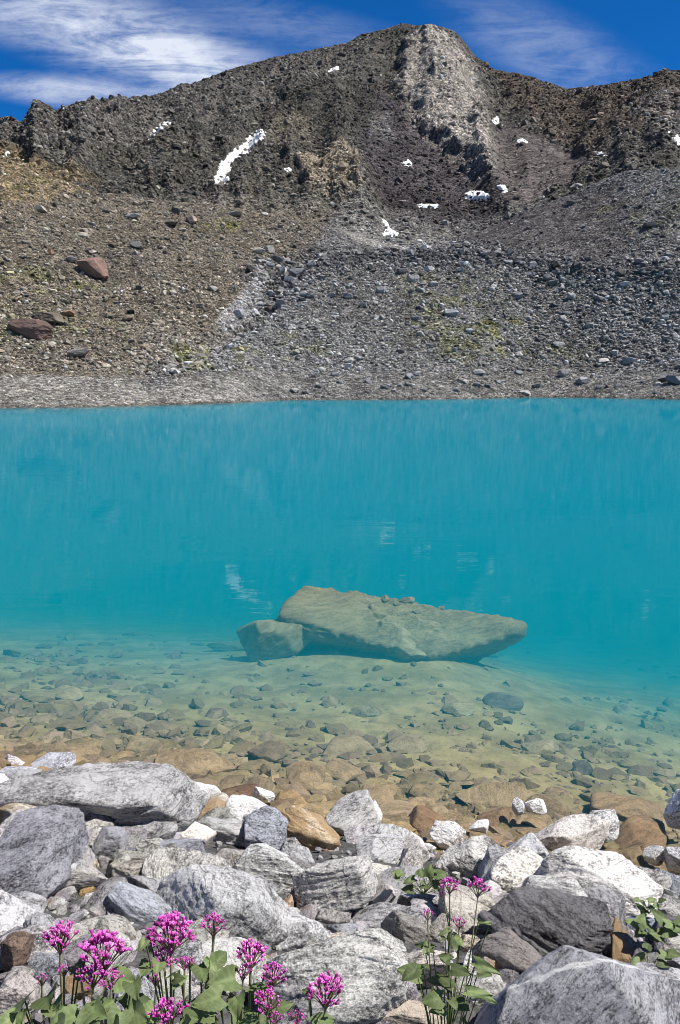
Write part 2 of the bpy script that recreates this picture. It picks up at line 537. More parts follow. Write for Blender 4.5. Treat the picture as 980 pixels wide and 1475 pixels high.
rocky = np.clip(0.22 + 0.9 * n_big + 0.5 * n_mid, 0, 1)
rocky = np.clip(rocky + Zc['rib'] * .9 + Zc['lcliff'] * .8 + Zc['tan_face'] * .8 - Zc['chute'] * .8 - Zc['rscree'] * .9, 0.03, 1.2)
_st = P3 @ np.array([[.80, 0, .60], [0, 1, 0], [-.60, 0, .80]])      # beds dipping to the right
r_st = grid(fbm(_st * np.array([.05, .05, .30]) + 21, 5, .6, ridged=True))
r_fin = grid(fbm(P3 * .28 + 31, 3, .6, ridged=True))
r_fall = grid(fbm(np.stack([(AZ[None, :] * 24 + n_big * .5 + n_mid * .25).ravel(), row.ravel() * .009, 0 * row.ravel() + 4], 1), 3, .45, ridged=True))
disp += (1 - .7 * np.clip(Zc['chute'] + Zc['rscree'], 0, 1)) * 5.0 * (r_fall - .25)
disp += rocky * (5.0 * r_big + 1.7 * r_mid + .7 * n_fine + 2.0 * r_st + .5 * r_fin - 1.5)
disp = disp * on_m * fade_r
# moraine relief
mor = np.clip((row - 12) / 30, 0, 1) * (1 - on_m)
hum = mor * (1.1 * n_mid + 0.22 * n_fine) * np.clip((row - 60) / 40, 0.06, 1)
# rock channel between the two moraines
chan = np.exp(-(seg_dist(PX, PY, [(440, 372), (400, 400), (380, 440), (300, 500), (215, 545)]) / 16) ** 2) * (1 - on_m)
hum = hum - 2.4 * chan * np.clip((545 - PY) / 80, .25, 1)
Z2 = Z + disp * 0.55 + hum
rad_shift = -disp * 0.75
X2 = X + rad_shift * SA[None, :]; Y2 = Y + rad_shift * CA[None, :]
TX, TY, TZf = X2, Y2, Z2

# ---- albedo zones
def C(*c): return np.array(c, float)
colr = np.ones((NR, NC, 3)) * C(.19, .18, .155)
def lay(mask, c, k=1.0):
    global colr
    m = np.clip(mask * k, 0, 1)[..., None]
    colr = colr * (1 - m) + C(*c) * m
M0 = on_m
lay(np.clip(n_mid * 2.2 + .3, 0, 1) * M0, (.15, .145, .105), .7)       # thin alpine turf among the blocks
lay(np.clip(n_big * 2 - .1, 0, 1) * M0, (.20, .175, .16), .8)
lay(np.clip(r_mid * 2.2 - .1 + r_fin * .8, 0, 1) * M0, (.105, .095, .085), .55)
n_fall = grid(fbm(np.stack([(AZ[None, :] * 170 + n_mid * .8).ravel(), row.ravel() * .012, 0 * row.ravel()], 1), 4))
lay(np.clip(n_fall * 3.0 - .25, 0, 1) * M0, (.25, .235, .215), .55)
lay(np.clip(-n_fall * 3.0 - .35, 0, 1) * M0, (.115, .10, .095), .5)
lay(Zc['lcliff'] * M0, (.17, .155, .14), .7)
lay(Zc['rbrown'] * M0, (.155, .125, .10), .9)
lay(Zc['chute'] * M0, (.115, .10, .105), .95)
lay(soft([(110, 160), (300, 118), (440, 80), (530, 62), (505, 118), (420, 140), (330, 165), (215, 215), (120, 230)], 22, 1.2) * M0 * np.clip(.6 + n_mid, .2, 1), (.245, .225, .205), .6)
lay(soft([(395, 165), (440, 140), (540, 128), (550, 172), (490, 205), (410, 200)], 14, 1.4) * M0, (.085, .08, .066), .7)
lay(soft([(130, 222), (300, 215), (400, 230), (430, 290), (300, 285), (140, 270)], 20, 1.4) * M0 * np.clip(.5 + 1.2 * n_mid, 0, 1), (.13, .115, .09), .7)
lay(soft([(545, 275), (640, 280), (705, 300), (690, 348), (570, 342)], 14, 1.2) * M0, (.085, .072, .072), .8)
lay(Zc['rscree'] * M0, (.20, .175, .165), .9)
lay(Zc['rib'] * M0, (.56, .51, .45), .85)
lay(Zc['rib'] * M0 * np.clip(-r_st * 2.5 - .1, 0, 1), (.17, .155, .14), .7)
lay(Zc['pale_spot'] * M0, (.30, .28, .265), .6)
lay(Zc['tan_face'] * M0, (.42, .35, .26), .85)
lay(Zc['tan_face2'] * M0, (.27, .235, .18), .6)
lay(Zc['rpale'] * M0, (.36, .335, .31), .6)
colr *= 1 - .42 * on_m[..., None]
mo = 1 - on_m
lay(mo, (.135, .132, .127))
lay(mo * isl, (.128, .108, .08))
lay(mo * isl * np.clip(n_mid * 2.5, 0, 1), (.155, .138, .11), .6)
lay(mo * np.clip(n_big * 2.6 + n_fine * .6 - .1, 0, 1), (.095, .088, .08), .6)
crest_band = np.exp(-(seg_dist(PX, PY + wob * .5, [(360, 398), (430, 382), (560, 370), (660, 368), (800, 384), (980, 404)]) / 15) ** 2)
lay(mo * crest_band, (.085, .083, .085), .7)
lay(mo * soft([(480, 330), (560, 340), (700, 350), (820, 364), (980, 382), (980, 374), (820, 354), (700, 342), (560, 330)], 6, .5), (.20, .19, .175), .6)
dark_r = soft([(640, 350), (760, 300), (860, 260), (930, 300), (900, 370), (780, 372), (700, 360)], 14) * mo
lay(dark_r, (.095, .088, .087), .9)
lay(Zc['knoll'], (.19, .145, .085), .75)
lay(soft([(495, 330), (560, 350), (660, 356), (560, 358), (505, 345)], 5, .4) * mo, (.27, .255, .23), .7)
bench = np.clip((PY - 538 - 6 * n_mid) / 6, 0, 1) * mo
lay(bench * np.clip((400 - PX) / 60, .25, 1), (.20, .19, .172), .9)
lay(soft([(340, 425), (372, 388), (385, 392), (362, 440), (325, 468), (310, 460)], 5, .4) * mo, (.25, .24, .23), .9)
lay(chan, (.10, .10, .104), .7)
speckle = np.clip((n_fine * 2.5 + n_mid * 1.5 + .1), 0, 1)
for pts, w, k in [([(0, 385), (150, 400), (210, 470), (120, 495), (0, 500)], 30, .55), ([(245, 505), (300, 495), (375, 508), (370, 535), (270, 538)], 10, .9),
                  ([(690, 465), (750, 460), (775, 505), (735, 522), (690, 500)], 14, .9), ([(580, 400), (720, 405), (720, 500), (600, 500)], 30, .5),
                  ([(400, 480), (470, 470), (480, 540), (400, 540)], 20, .4), ([(270, 318), (390, 322), (395, 335), (280, 335)], 8, .8),
                  ([(640, 490), (860, 500), (860, 530), (640, 530)], 14, .45), ([(830, 300), (980, 260), (980, 330), (900, 350)], 20, .35), ([(20, 240), (80, 262), (60, 280), (0, 270)], 10, .5)]:
    gm = soft(pts, w) * speckle * mo
    lay(gm, (.115, .115, .028), k)
wet = np.clip((0.25 - Z2) / 0.25, 0, 1) * np.clip((row - 4) / 4, 0, 1) * (Z2 < .3)
lay(wet, (.10, .09, .075), .75)

colr *= .92
idx = np.arange(NR * NC).reshape(NR, NC)
quads = np.stack([idx[:-1, :-1], idx[:-1, 1:], idx[1:, 1:], idx[1:, :-1]], -1)
def terrain_piece(name, r0, r1, mat):
    nr = r1 - r0
    v = np.stack([TX[r0:r1], TY[r0:r1], TZf[r0:r1]], -1).reshape(-1, 3)
    i = np.arange(nr * NC).reshape(nr, NC)
    q = np.stack([i[:-1, :-1], i[:-1, 1:], i[1:, 1:], i[1:, :-1]], -1).reshape(-1, 4)
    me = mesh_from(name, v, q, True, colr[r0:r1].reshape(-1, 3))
    return link(name, me, mat)
ROW_SPLIT = NR - 6 - rows_n[8]
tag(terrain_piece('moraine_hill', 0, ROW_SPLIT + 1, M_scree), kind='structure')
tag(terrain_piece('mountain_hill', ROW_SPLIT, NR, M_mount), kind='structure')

FPXg, FPYg = project(TX, TY, TZf)
def at_pixel(px, py):
    """the far terrain's first surface along a line of sight: (position, row, column)"""
    a = az_el(px, py)[0]
    c = int(np.clip(np.searchsorted(AZ, a), 1, NC - 2))
    ys = FPYg[14:, c]
    hit = np.nonzero(ys <= py)[0]
    r = 14 + int(hit[0]) if len(hit) else ROW_RIDGE
    return np.array([TX[r, c], TY[r, c], TZf[r, c]]), r, c

# ------------------------------------------------------------------ scree: the boulders that show, then the rest
def rock_proto(seed, sub, n=10, p=16, rough=1.0, strata=.3):
    rng = np.random.default_rng(seed)
    v, f, rc = rock_shape(rng, (1, 1, 1), sub, nplanes=n, p=p, rough=rough, strata=strata, cuts=10)
    return v, f
protos0 = []
for s in range(6):
    v, f = rock_proto(100 + s, 1, 5, 60, .4)
    protos0.append((v, f))
d1, f1 = ico(1)

def bake_scatter(name, pos, size, colors, mat, seed, flat=0.65):
    rng = np.random.default_rng(seed)
    n = len(pos)
    V, F, Cc = [], [], []
    which = rng.integers(0, len(protos0), n)
    base = 0
    for k, (pv, pf) in enumerate(protos0):
        ids = np.nonzero(which == k)[0]
        if len(ids) == 0: continue
        m = len(ids)
        th = rng.uniform(0, 2 * np.pi, m)
        asp = np.stack([rng.uniform(.75, 1.35, m), rng.uniform(.7, 1.1, m), rng.uniform(.45, .9, m) * flat / .65], 1)
        tx = rng.normal(0, .35, m)
        q = pv[None] * asp[:, None, :] * size[ids][:, None, None]
        c, s = np.cos(tx)[:, None], np.sin(tx)[:, None]
        y, z = q[..., 1] * c - q[..., 2] * s, q[..., 1] * s + q[..., 2] * c
        x = q[..., 0]
        c, s = np.cos(th)[:, None], np.sin(th)[:, None]
        x, y = x * c - y * s, x * s + y * c
        q = np.stack([x, y, z], -1) + pos[ids][:, None, :]
        V.append(q.reshape(-1, 3))
        F.append((pf[None] + (np.arange(m) * len(pv))[:, None, None] + base).reshape(-1, 3))
        Cc.append(np.repeat(colors[ids], len(pv), 0))
        base += m * len(pv)
    me = mesh_from(name, np.concatenate(V), np.concatenate(F), False, np.concatenate(Cc))
    return link(name, me, mat)

def sample_terrain(n, r0, r1, rng, weight=None):
    """random points on rows r0..r1; weight(row, col index) keeps a share"""
    c = rng.uniform(40, NC - 41, n); r = rng.uniform(r0, r1 - 1.001, n)
    ci, ri = c.astype(int), r.astype(int)
    if weight is not None:
        k = rng.random(n) < weight[ri, ci]
        c, r, ci, ri = c[k], r[k], ci[k], ri[k]
    fc, fr = c - ci, r - ri
    def ip(A): return A[ri, ci] * (1 - fc) * (1 - fr) + A[ri, ci + 1] * fc * (1 - fr) + A[ri + 1, ci] * (1 - fc) * fr + A[ri + 1, ci + 1] * fc * fr
    pos = np.stack([ip(TX), ip(TY), ip(TZf)], 1)
    return pos, colr[ri, ci], ri, ci

rng = np.random.default_rng(11)
ROW_SH = 15; ROW_B = 60
stones_w = np.ones((NR, NC))
stones_w *= np.where((PY > 540) & (PX < 400), .42, 1.0)
stones_w *= 1 - .75 * soft([(640, 345), (760, 300), (860, 262), (900, 300), (880, 365), (780, 372)], 14)
stones_w *= 1 - .9 * soft([(495, 328), (560, 348), (660, 354), (660, 360), (560, 360), (505, 347)], 4, .3)
stones_w = np.clip(stones_w * (.75 + .9 * n_mid) + chan * .9 + crest_band * .8, .04, 1)
pos, cc, ri, ci = sample_terrain(150000, ROW_SH, ROW_SPLIT - 20, rng, stones_w)
dist = np.hypot(pos[:, 0], pos[:, 1])
sz = np.clip(rng.lognormal(math.log(.20), .58, len(pos)), .09, 1.15) * (.65 + .35 * dist / 130)
sz *= np.where(PY[ri, ci] > 535, .55, 1.0)
sz *= 1 + .7 * crest_band[ri, ci] + .5 * chan[ri, ci]
bright = rng.lognormal(0.58, .52, len(pos)) * (1 - .25 * crest_band[ri, ci])
cs = cc * bright[:, None] * np.array([1, 1, 1])
greyer = rng.random(len(pos))[:, None] * .6
cs = np.clip(cs * (1 - greyer) + cs.mean(1)[:, None] * np.array([1.0, .99, .98]) * greyer, .03, .5)
pos[:, 2] += sz * .12
tag(bake_scatter('moraine_scree', pos, sz, cs, M_stuff, 5), 'loose grey and brown stones covering the moraine slopes', 'scree', kind='stuff')
mt_w = np.clip(.55 + .8 * n_mid - .4 * Zc['rib'] - .45 * Zc['rscree'], .05, 1)
pos, cc, ri, ci = sample_terrain(80000, ROW_SPLIT, ROW_RIDGE, rng, mt_w)
dist = np.hypot(pos[:, 0], pos[:, 1])
sz = np.clip(rng.lognormal(math.log(.8), .5, len(pos)), .4, 4) * (.5 + .5 * dist / 400)
sz *= np.where(ri > ROW_RIDGE - 6, .7, 1)
cs = np.clip(cc * rng.lognormal(.22, .48, len(pos))[:, None], .03, .5)
pos[:, 2] += sz * .1
tag(bake_scatter('mountain_scree', pos, sz, cs, M_stuff, 6, .75), 'broken blocks strewn over the mountain face', 'scree', kind='stuff')

# boulders that can be told apart
far_meshes = []
for s in range(10):
    v, f = rock_proto(200 + s, 5, 5, 50, .8, .4)
    far_meshes.append(mesh_from('far_boulder_mesh', v * np.array([1, .8, .72]), f, False))
    far_meshes[-1].materials.append(M_tint)
def far_boulder(px, py, w, h=None, c=(.2, .2, .2), label=None, group=None, k=None, name='boulder', sink=.25):
    p, r, cidx = at_pixel(px, py + (h or w * .7) * .35)
    d = np.linalg.norm(p - np.array([0, 0, CAM_H]))
    wm = w * d / FPX; hm = (h or w * .7) * d / FPX
    me = far_meshes[(k if k is not None else random.randrange(10))]
    o = bpy.data.objects.new(name, me); col.objects.link(o)
    o.scale = (wm, wm * .9, hm * 1.25)
    o.rotation_euler = (random.uniform(-.25, .25), random.uniform(-.25, .25), random.choice([0, math.pi]) + random.uniform(-.5, .5))
    o.location = (p[0], p[1], p[2] + hm * (.5 - sink) )
    o.color = (*c, 0)
    tag(o, label, 'boulder', group)
    return o
named_far = [
    (137, 386, 41, 32, (.22, .145, .115), 'large red-brown boulder alone on the left hillside'),
    (42, 474, 54, 28, (.16, .11, .095), 'broad reddish boulder low on the hillside at the far left edge'),
    (75, 456, 44, 14, (.13, .11, .09), 'dark flat boulder just above the broad reddish boulder'),
    (115, 508, 32, 16, (.20, .185, .17), 'grey-brown boulder near the foot of the left grassy slope'),
    (96, 452, 20, 10, (.26, .17, .12), 'small rust coloured boulder beside the dark flat boulder'),
    (344, 452, 16, 14, (.34, .34, .34), 'pale block at the foot of the bare grey bank'),
    (372, 361, 18, 12, (.30, .28, .24), 'left one of two pale blocks on the brown slope above the rock channel'),
    (386, 359, 18, 12, (.32, .30, .27), 'right one of two pale blocks on the brown slope above the rock channel'),
    (428, 392, 26, 14, (.23, .23, .24), 'large grey block in the head of the rock channel'),
    (418, 404, 18, 10, (.28, .28, .29), 'grey slab tilted in the rock channel'),
    (388, 447, 14, 12, (.10, .08, .07), 'dark brown boulder at the lower end of the rock channel'),
    (405, 436, 16, 12, (.14, .14, .15), 'dark grey boulder in the rock channel'),
    (275, 317, 16, 12, (.30, .24, .2), 'pinkish boulder high on the brown slope'),
    (190, 312, 20, 7, (.32, .31, .3), 'flat white slab high on the brown slope'),
    (248, 322, 22, 9, (.11, .10, .09), 'long dark boulder high on the brown slope'),
    (337, 309, 20, 8, (.30, .27, .24), 'pale flat boulder near the top of the brown slope'),
    (198, 354, 18, 10, (.22, .215, .2), 'grey boulder below the long dark boulder'),
    (70, 362, 12, 9, (.28, .16, .11), 'small red boulder left of the large red-brown boulder'),
    (102, 375, 15, 9, (.30, .29, .27), 'whitish block just left of the large red-brown boulder'),
    (306, 416, 14, 9, (.31, .29, .26), 'cream coloured block in the middle of the brown slope'),
    (210, 500, 12, 8, (.30, .22, .18), 'pinkish block at the foot of the brown slope'),
    (182, 459, 18, 10, (.20, .17, .13), 'brown boulder in the middle of the left grassy slope'),
    (650, 451, 22, 13, (.27, .28, .29), 'biggest pale blue-grey boulder on the central moraine'),
    (624, 408, 16, 8, (.30, .30, .30), 'pale rounded boulder left of the biggest blue-grey one'),
    (579, 390, 16, 10, (.14, .14, .145), 'dark boulder near the top of the central moraine'),
    (595, 402, 18, 12, (.27, .27, .27), 'pale grey block below the dark boulder on the moraine crest'),
    (745, 427, 16, 10, (.20, .20, .21), 'grey boulder right of centre on the moraine'),
    (796, 407, 14, 8, (.15, .15, .15), 'dark grey boulder on the right moraine'),
    (549, 418, 14, 9, (.28, .28, .28), 'light block on the left of the central moraine'),
    (501, 427, 14, 9, (.30, .30, .31), 'white-grey block at the edge of the rock channel'),
    (540, 457, 12, 9, (.29, .28, .27), 'small white block in the lower central moraine'),
    (676, 477, 14, 8, (.26, .28, .29), 'bluish block below the biggest blue-grey boulder'),
    (605, 481, 12, 8, (.33, .33, .33), 'bright small block left of the green grass patch'),
    (804, 496, 16, 7, (.24, .24, .25), 'flat grey slab on the moraine foot to the right'),
    (868, 519, 18, 7, (.38, .35, .33), 'long white slab on the gravel bench at the right'),
    (840, 547, 20, 13, (.29, .29, .30), 'round pale boulder close to the far water edge'),
    (811, 537, 18, 13, (.24, .24, .25), 'grey boulder on the bench left of the round pale boulder'),
    (690, 536, 18, 8, (.25, .25, .25), 'grey flat boulder on the far gravel bench'),
    (669, 550, 10, 7, (.34, .33, .32), 'small white block near the far water edge'),
    (600, 538, 14, 7, (.28, .28, .28), 'grey block on the far bench under the grass strip'),
    (756, 566, 16, 6, (.36, .35, .34), 'flat white stone touching the far water edge'),
    (424, 562, 14, 8, (.33, .32, .31), 'pale stone on the far shore at the left end of the stony beach'),
    (440, 565, 10, 7, (.12, .12, .12), 'dark stone on the far shore beside the pale stone'),
    (822, 293, 12, 7, (.16, .15, .14), 'dark boulder on the skyline of the right moraine'),
    (830, 268, 16, 8, (.30, .28, .25), 'light boulder high on the right moraine crest'),
    (870, 240, 14, 7, (.28, .26, .22), 'light boulder beside the small snow streak on the right crest'),
    (935, 325, 16, 8, (.12, .12, .12), 'dark boulder on the upper right slope'),
    (972, 548, 24, 14, (.20, .20, .21), 'big grey boulder at the right edge by the far water'),
    (956, 545, 18, 10, (.16, .16, .17), 'dark grey boulder just left of the big right edge boulder'),
    (905, 520, 18, 10, (.30, .30, .31), 'pale block on the bench right of the long white slab'),
]
for (px, py, w, h, c, lab) in named_far:
    far_boulder(px, py, w, h, c, lab, 'boulders on the far hillside')
rb = random.Random(5)
regions = [('brown hillside left of the rock channel', 'grey-brown boulder among many on the brown hillside left of the rock channel', 70, (0, 290, 360, 530), (6, 13)),
           ('rock channel', 'dark block among many in the rock channel between the two moraines', 40, (370, 372, 450, 450), (7, 15)),
           ('central moraine', 'grey block among many on the stony central moraine', 85, (450, 365, 980, 520), (6, 14)),
           ('far gravel bench', 'pale stone among many on the far gravel bench above the water', 45, (420, 535, 980, 568), (6, 13))]
for reg, lab, n, (x0, y0, x1, y1), (s0, s1) in regions:
    for k in range(n):
        px, py = rb.uniform(x0, x1), rb.uniform(y0, y1)
        if reg.startswith('brown') and px > 400 - (py - 400) * .8: px *= .55
        w = s0 + (s1 - s0) * rb.random() ** 2
        b = rb.choice([.12, .17, .22, .26, .30, .33])
        c = (b * 1.08, b * .98, b * .84) if reg.startswith('brown') else (b * .98, b, b * 1.03)
        far_boulder(px, py, w, w * rb.uniform(.45, .75), c, lab, 'loose blocks on the ' + reg)

# ------------------------------------------------------------------ snow patches
def snow_material():
    m, nt = new_mat('old_snow'); g = NT(nt)
    geo = g.n('ShaderNodeNewGeometry').outputs['Position']
    nz = g.noise(geo, 1.2, 6, .65)
    g.out(g.principled(g.mix(nz, (.80, .82, .85), (.92, .92, .92)), .6, g.bump(nz, .4, .3), .3).outputs[0])
    return m
M_snow = snow_material()
def snow_patch(pts, label, wob_px=2.0, step=1.0):
    pts = [(float(a), float(b)) for a, b in pts]
    xs = [p[0] for p in pts]; ys = [p[1] for p in pts]
    gx = np.arange(min(xs) - 4, max(xs) + 4, step); gy = np.arange(min(ys) - 4, max(ys) + 4, step)
    GX, GY = np.meshgrid(gx, gy)
    q = np.stack([GX.ravel() * .16, GY.ravel() * .16, 0 * GX.ravel() + len(label)], 1)
    w1 = fbm(q * 1.6, 4).reshape(GX.shape) * wob_px * 4.0
    sd = poly_sd(GX + w1, GY + w1 * .7, pts)
    ins = sd > -1.2
    vid = -np.ones(GX.shape, int); V = []
    for j in range(GX.shape[0]):
        for i in range(GX.shape[1]):
            if ins[j, i]:
                p, r, c = at_pixel(GX[j, i], GY[j, i])
                dirn = -(p - np.array([0, 0, CAM_H])); dirn /= np.linalg.norm(dirn)
                nrm = dirn * .6 + np.array([0, 0, .8])
                lift = np.clip(.12 + sd[j, i] * .16, -.4, .55)
                vid[j, i] = len(V); V.append(p + nrm * lift)
    F = []
    for j in range(GX.shape[0] - 1):
        for i in range(GX.shape[1] - 1):
            q4 = [vid[j, i], vid[j, i + 1], vid[j + 1, i + 1], vid[j + 1, i]]
            if min(q4) >= 0: F.append(q4[::-1])
    if not F: return
    o = link('snow_patch', mesh_from('snow_patch', np.array(V), np.array(F), True), M_snow)
    tag(o, label, 'snow patch', 'snow patches on the mountain')
snow_patch([(376, 186), (382, 190), (377, 200), (366, 208), (358, 220), (345, 226), (335, 234), (330, 240), (334, 248), (326, 252), (331, 262), (322, 266), (306, 264), (312, 250), (320, 232), (333, 220), (350, 208), (365, 194)], 'largest snow patch, long and slanting on the middle of the mountain')
snow_patch([(244, 174), (246, 178), (232, 188), (222, 196), (214, 202), (213, 199), (222, 187), (234, 178)], 'thin slanting snow streak on the left mountain shoulder', 1)
snow_patch([(670, 279), (680, 276), (694, 277), (706, 283), (700, 288), (682, 289), (670, 286)], 'wide white snow patch below the pale rock rib', 1)
snow_patch([(714, 268), (726, 267), (731, 276), (724, 278), (716, 272)], 'small snow patch at the foot of the pale rock rib', 1)
snow_patch([(550, 318), (557, 320), (562, 330), (573, 338), (566, 341), (552, 339), (556, 328)], 'snow patch above the gravel path at the mountain foot', 1)
snow_patch([(706, 174), (716, 169), (718, 176), (722, 180), (714, 180)], 'small hooked snow patch right of the pale rib', .7)
snow_patch([(745, 203), (752, 200), (760, 205), (756, 208), (748, 207)], 'small oval snow patch on the right scree', .7)
snow_patch([(578, 234), (584, 235), (588, 231), (592, 236), (591, 240), (582, 239)], 'tiny star shaped snow patch left of the pale rib', .7)
snow_patch([(857, 219), (866, 220), (874, 225), (868, 226), (860, 223)], 'small snow streak near the right moraine crest', .7)
snow_patch([(600, 296), (615, 295), (632, 296), (630, 300), (606, 300)], 'faint thin snow strip below the dark scree chute', .7)
snow_patch([(472, 102), (482, 97), (488, 96), (486, 101), (476, 104)], 'tiny snow patch high under the summit ridge', .7)
snow_patch([(4, 226), (8, 219), (14, 219), (10, 226)], 'tiny snow patch at the left edge of the mountain', .7)
snow_patch([(409, 244), (416, 242), (420, 246), (414, 249)], 'tiny snow dot right of the largest snow patch', .5)
snow_patch([(962, 190), (975, 196), (985, 208), (978, 210), (966, 202)], 'pale snow patch at the right edge of the mountain', .9)

# ------------------------------------------------------------------ near ground: bank, lake bed
def shore_y(x):
    return np.interp(x, [-30, -8, -2.3, -1.0, 0.3, 1.0, 2.0, 5, 30], [11, 7.0, 5.15, 4.75, 4.25, 4.15, 3.75, 3.2, 2.0])
def near_z(x, y):
    x = np.asarray(x, float); y = np.asarray(y, float)
    t = shore_y(x) - y
    land = 1.12 * (1 - np.exp(-np.maximum(t, 0) * .46)) + .05 * np.clip(t, 0, 3) 
    s = np.interp(x, [-7, -2.2, 1.2, 3.5, 6], [.24, .225, .158, .22, .25])
    u = np.maximum(-t, 0)
    e = np.clip(u - 5.5, 0, 20)
    bed = -(.10 * (1 - np.exp(-u * 4)) + s * np.minimum(u, 25.5) + (.27 - s) * (np.sqrt(e * e + 1) - 1) + .2 * np.clip(u - 25.5, 0, 14))
    bed = bed + .20 * np.exp(-((x - .25) / 1.7) ** 2 - ((y - 10.1) / 1.0) ** 2)      # silt banked up round the great slab
    return np.where(t > 0, land - .05 * np.clip(t * 4, 0, 1), bed)

rr = np.concatenate([np.linspace(.3, 2, 12, endpoint=False), np.linspace(2, 14, 260, endpoint=False), np.geomspace(14, 60, 50)])
aa = np.concatenate([np.linspace(R(-180), R(-40), 40, endpoint=False), np.linspace(R(-40), R(40), 360, endpoint=False), np.linspace(R(40), R(180), 41)])
RRm, AAm = np.meshgrid(rr, aa, indexing='ij')
GX, GY = RRm * np.sin(AAm), RRm * np.cos(AAm)
GZ = near_z(GX, GY)
q = np.stack([GX.ravel(), GY.ravel(), 0 * GX.ravel()], 1)
GZ = GZ + (.05 * fbm(q * .9, 4) + .02 * fbm(q * 5, 3)).reshape(GZ.shape)
nr_, nc_ = GZ.shape
gi = np.arange(nr_ * nc_).reshape(nr_, nc_)
gq = np.stack([gi[:-1, :-1], gi[1:, :-1], gi[1:, 1:], gi[:-1, 1:]], -1).reshape(-1, 4)
m, nt = new_mat('lake_bed_silt'); g = NT(nt)
geo = g.n('ShaderNodeNewGeometry').outputs['Position']
sepz = g.n('ShaderNodeSeparateXYZ'); g.l(geo, sepz.inputs[0])
n1 = g.noise(geo, 1.4, 6, .62); n2 = g.noise(geo, 30, 5, .7); n3 = g.noise(geo, 5, 5, .6)
sand = g.mix(g.rng(n1, .35, .65), (.22, .165, .075), (.37, .285, .14))
sand = g.mix(g.math('MULTIPLY', g.rng(n3, .5, .62), .45), sand, (.15, .115, .06))
sand = g.mix(g.math('MULTIPLY', g.rng(n2, .45, .7), .3), sand, (.13, .10, .06))
dry = g.mix(g.rng(n2, .3, .7), (.035, .034, .034), (.12, .118, .115))  # bank ground coloured near black, painting in the shade of the crevices
land = g.rng(sepz.outputs[2], .02, .12)
base = g.mix(land, sand, dry)
hb = g.math('ADD', g.math('MULTIPLY', n2, .3), n3)
g.out(g.principled(base, .9, g.bump(hb, .6, .05), .2).outputs[0])
M_bed = m
o = link('shore_ground', mesh_from('shore_ground', np.stack([GX.ravel(), GY.ravel(), GZ.ravel()], 1), gq, True), M_bed)
tag(o, kind='structure')

# ------------------------------------------------------------------ water
m, nt = new_mat('glacial_lake_water'); g = NT(nt)
geo = g.n('ShaderNodeNewGeometry').outputs['Position']
w1 = g.noise(g.mapping(geo, (.16, 1.0, 1), rot=(0, 0, R(3))), 2.2, 3, .55, .3)
w2 = g.noise(g.mapping(geo, (.22, 1.0, 1), rot=(0, 0, R(-4))), 8.5, 2, .5)
w3 = g.noise(g.mapping(geo, (.6, 1.0, 1)), .35, 2, .5)
hw = g.math('ADD', g.math('MULTIPLY', w1, 1.0), g.math('MULTIPLY', w2, .22))
nb = g.bump(hw, .25, .012)
fr = g.n('ShaderNodeFresnel'); fr.inputs['IOR'].default_value = 1.33; g.l(nb, fr.inputs['Normal'])
gl = g.n('ShaderNodeBsdfGlossy'); gl.inputs['Roughness'].default_value = 0.02; g.l(nb, gl.inputs['Normal'])
tr = g.n('ShaderNodeBsdfTransparent')
mx = g.n('ShaderNodeMixShader'); g.l(g.math('MULTIPLY', fr.outputs[0], .38, clamp=True), mx.inputs[0]); g.l(tr.outputs[0], mx.inputs[1]); g.l(gl.outputs[0], mx.inputs[2])
sc_ = g.n('ShaderNodeVolumeScatter'); sc_.inputs['Color'].default_value = (.005, .70, 1.0, 1); sc_.inputs['Density'].default_value = .128; sc_.inputs['Anisotropy'].default_value = 0.0
ab = g.n('ShaderNodeVolumeAbsorption'); ab.inputs['Color'].default_value = (.42, .76, .80, 1); ab.inputs['Density'].default_value = .44
ad = g.n('ShaderNodeAddShader'); g.l(sc_.outputs[0], ad.inputs[0]); g.l(ab.outputs[0], ad.inputs[1])
g.out(mx.outputs[0], ad.outputs[0])
M_water = m
bx0, bx1, by0, by1, bz0 = -170, 170, -12, 150, -8.8
wv = np.array([(bx0, by0, 0), (bx1, by0, 0), (bx1, by1, 0), (bx0, by1, 0), (bx0, by0, bz0), (bx1, by0, bz0), (bx1, by1, bz0), (bx0, by1, bz0)], float)
wf = np.array([(0, 1, 2, 3), (7, 6, 5, 4), (0, 4, 5, 1), (1, 5, 6, 2), (2, 6, 7, 3), (3, 7, 4, 0)])
tag(link('lake_water', mesh_from('lake_water', wv, wf, False), M_water), kind='structure')

# ------------------------------------------------------------------ foreground rocks
_TT = np.concatenate([np.arange(.6, 12, .01), np.arange(12, 40, .05)])
def near_hit(px, py, lift=0.0):
    """where a line of sight meets the bank or bed raised by lift"""
    x, y, z = [float(v) for v in ray(px, py)]
    below = np.nonzero(CAM_H + z * _TT < near_z(x * _TT, y * _TT) + lift)[0]
    t = float(_TT[below[0]]) if len(below) else 40.0
    return np.array([x * t, y * t, CAM_H + z * t]), t * math.sqrt(x * x + y * y + z * z)

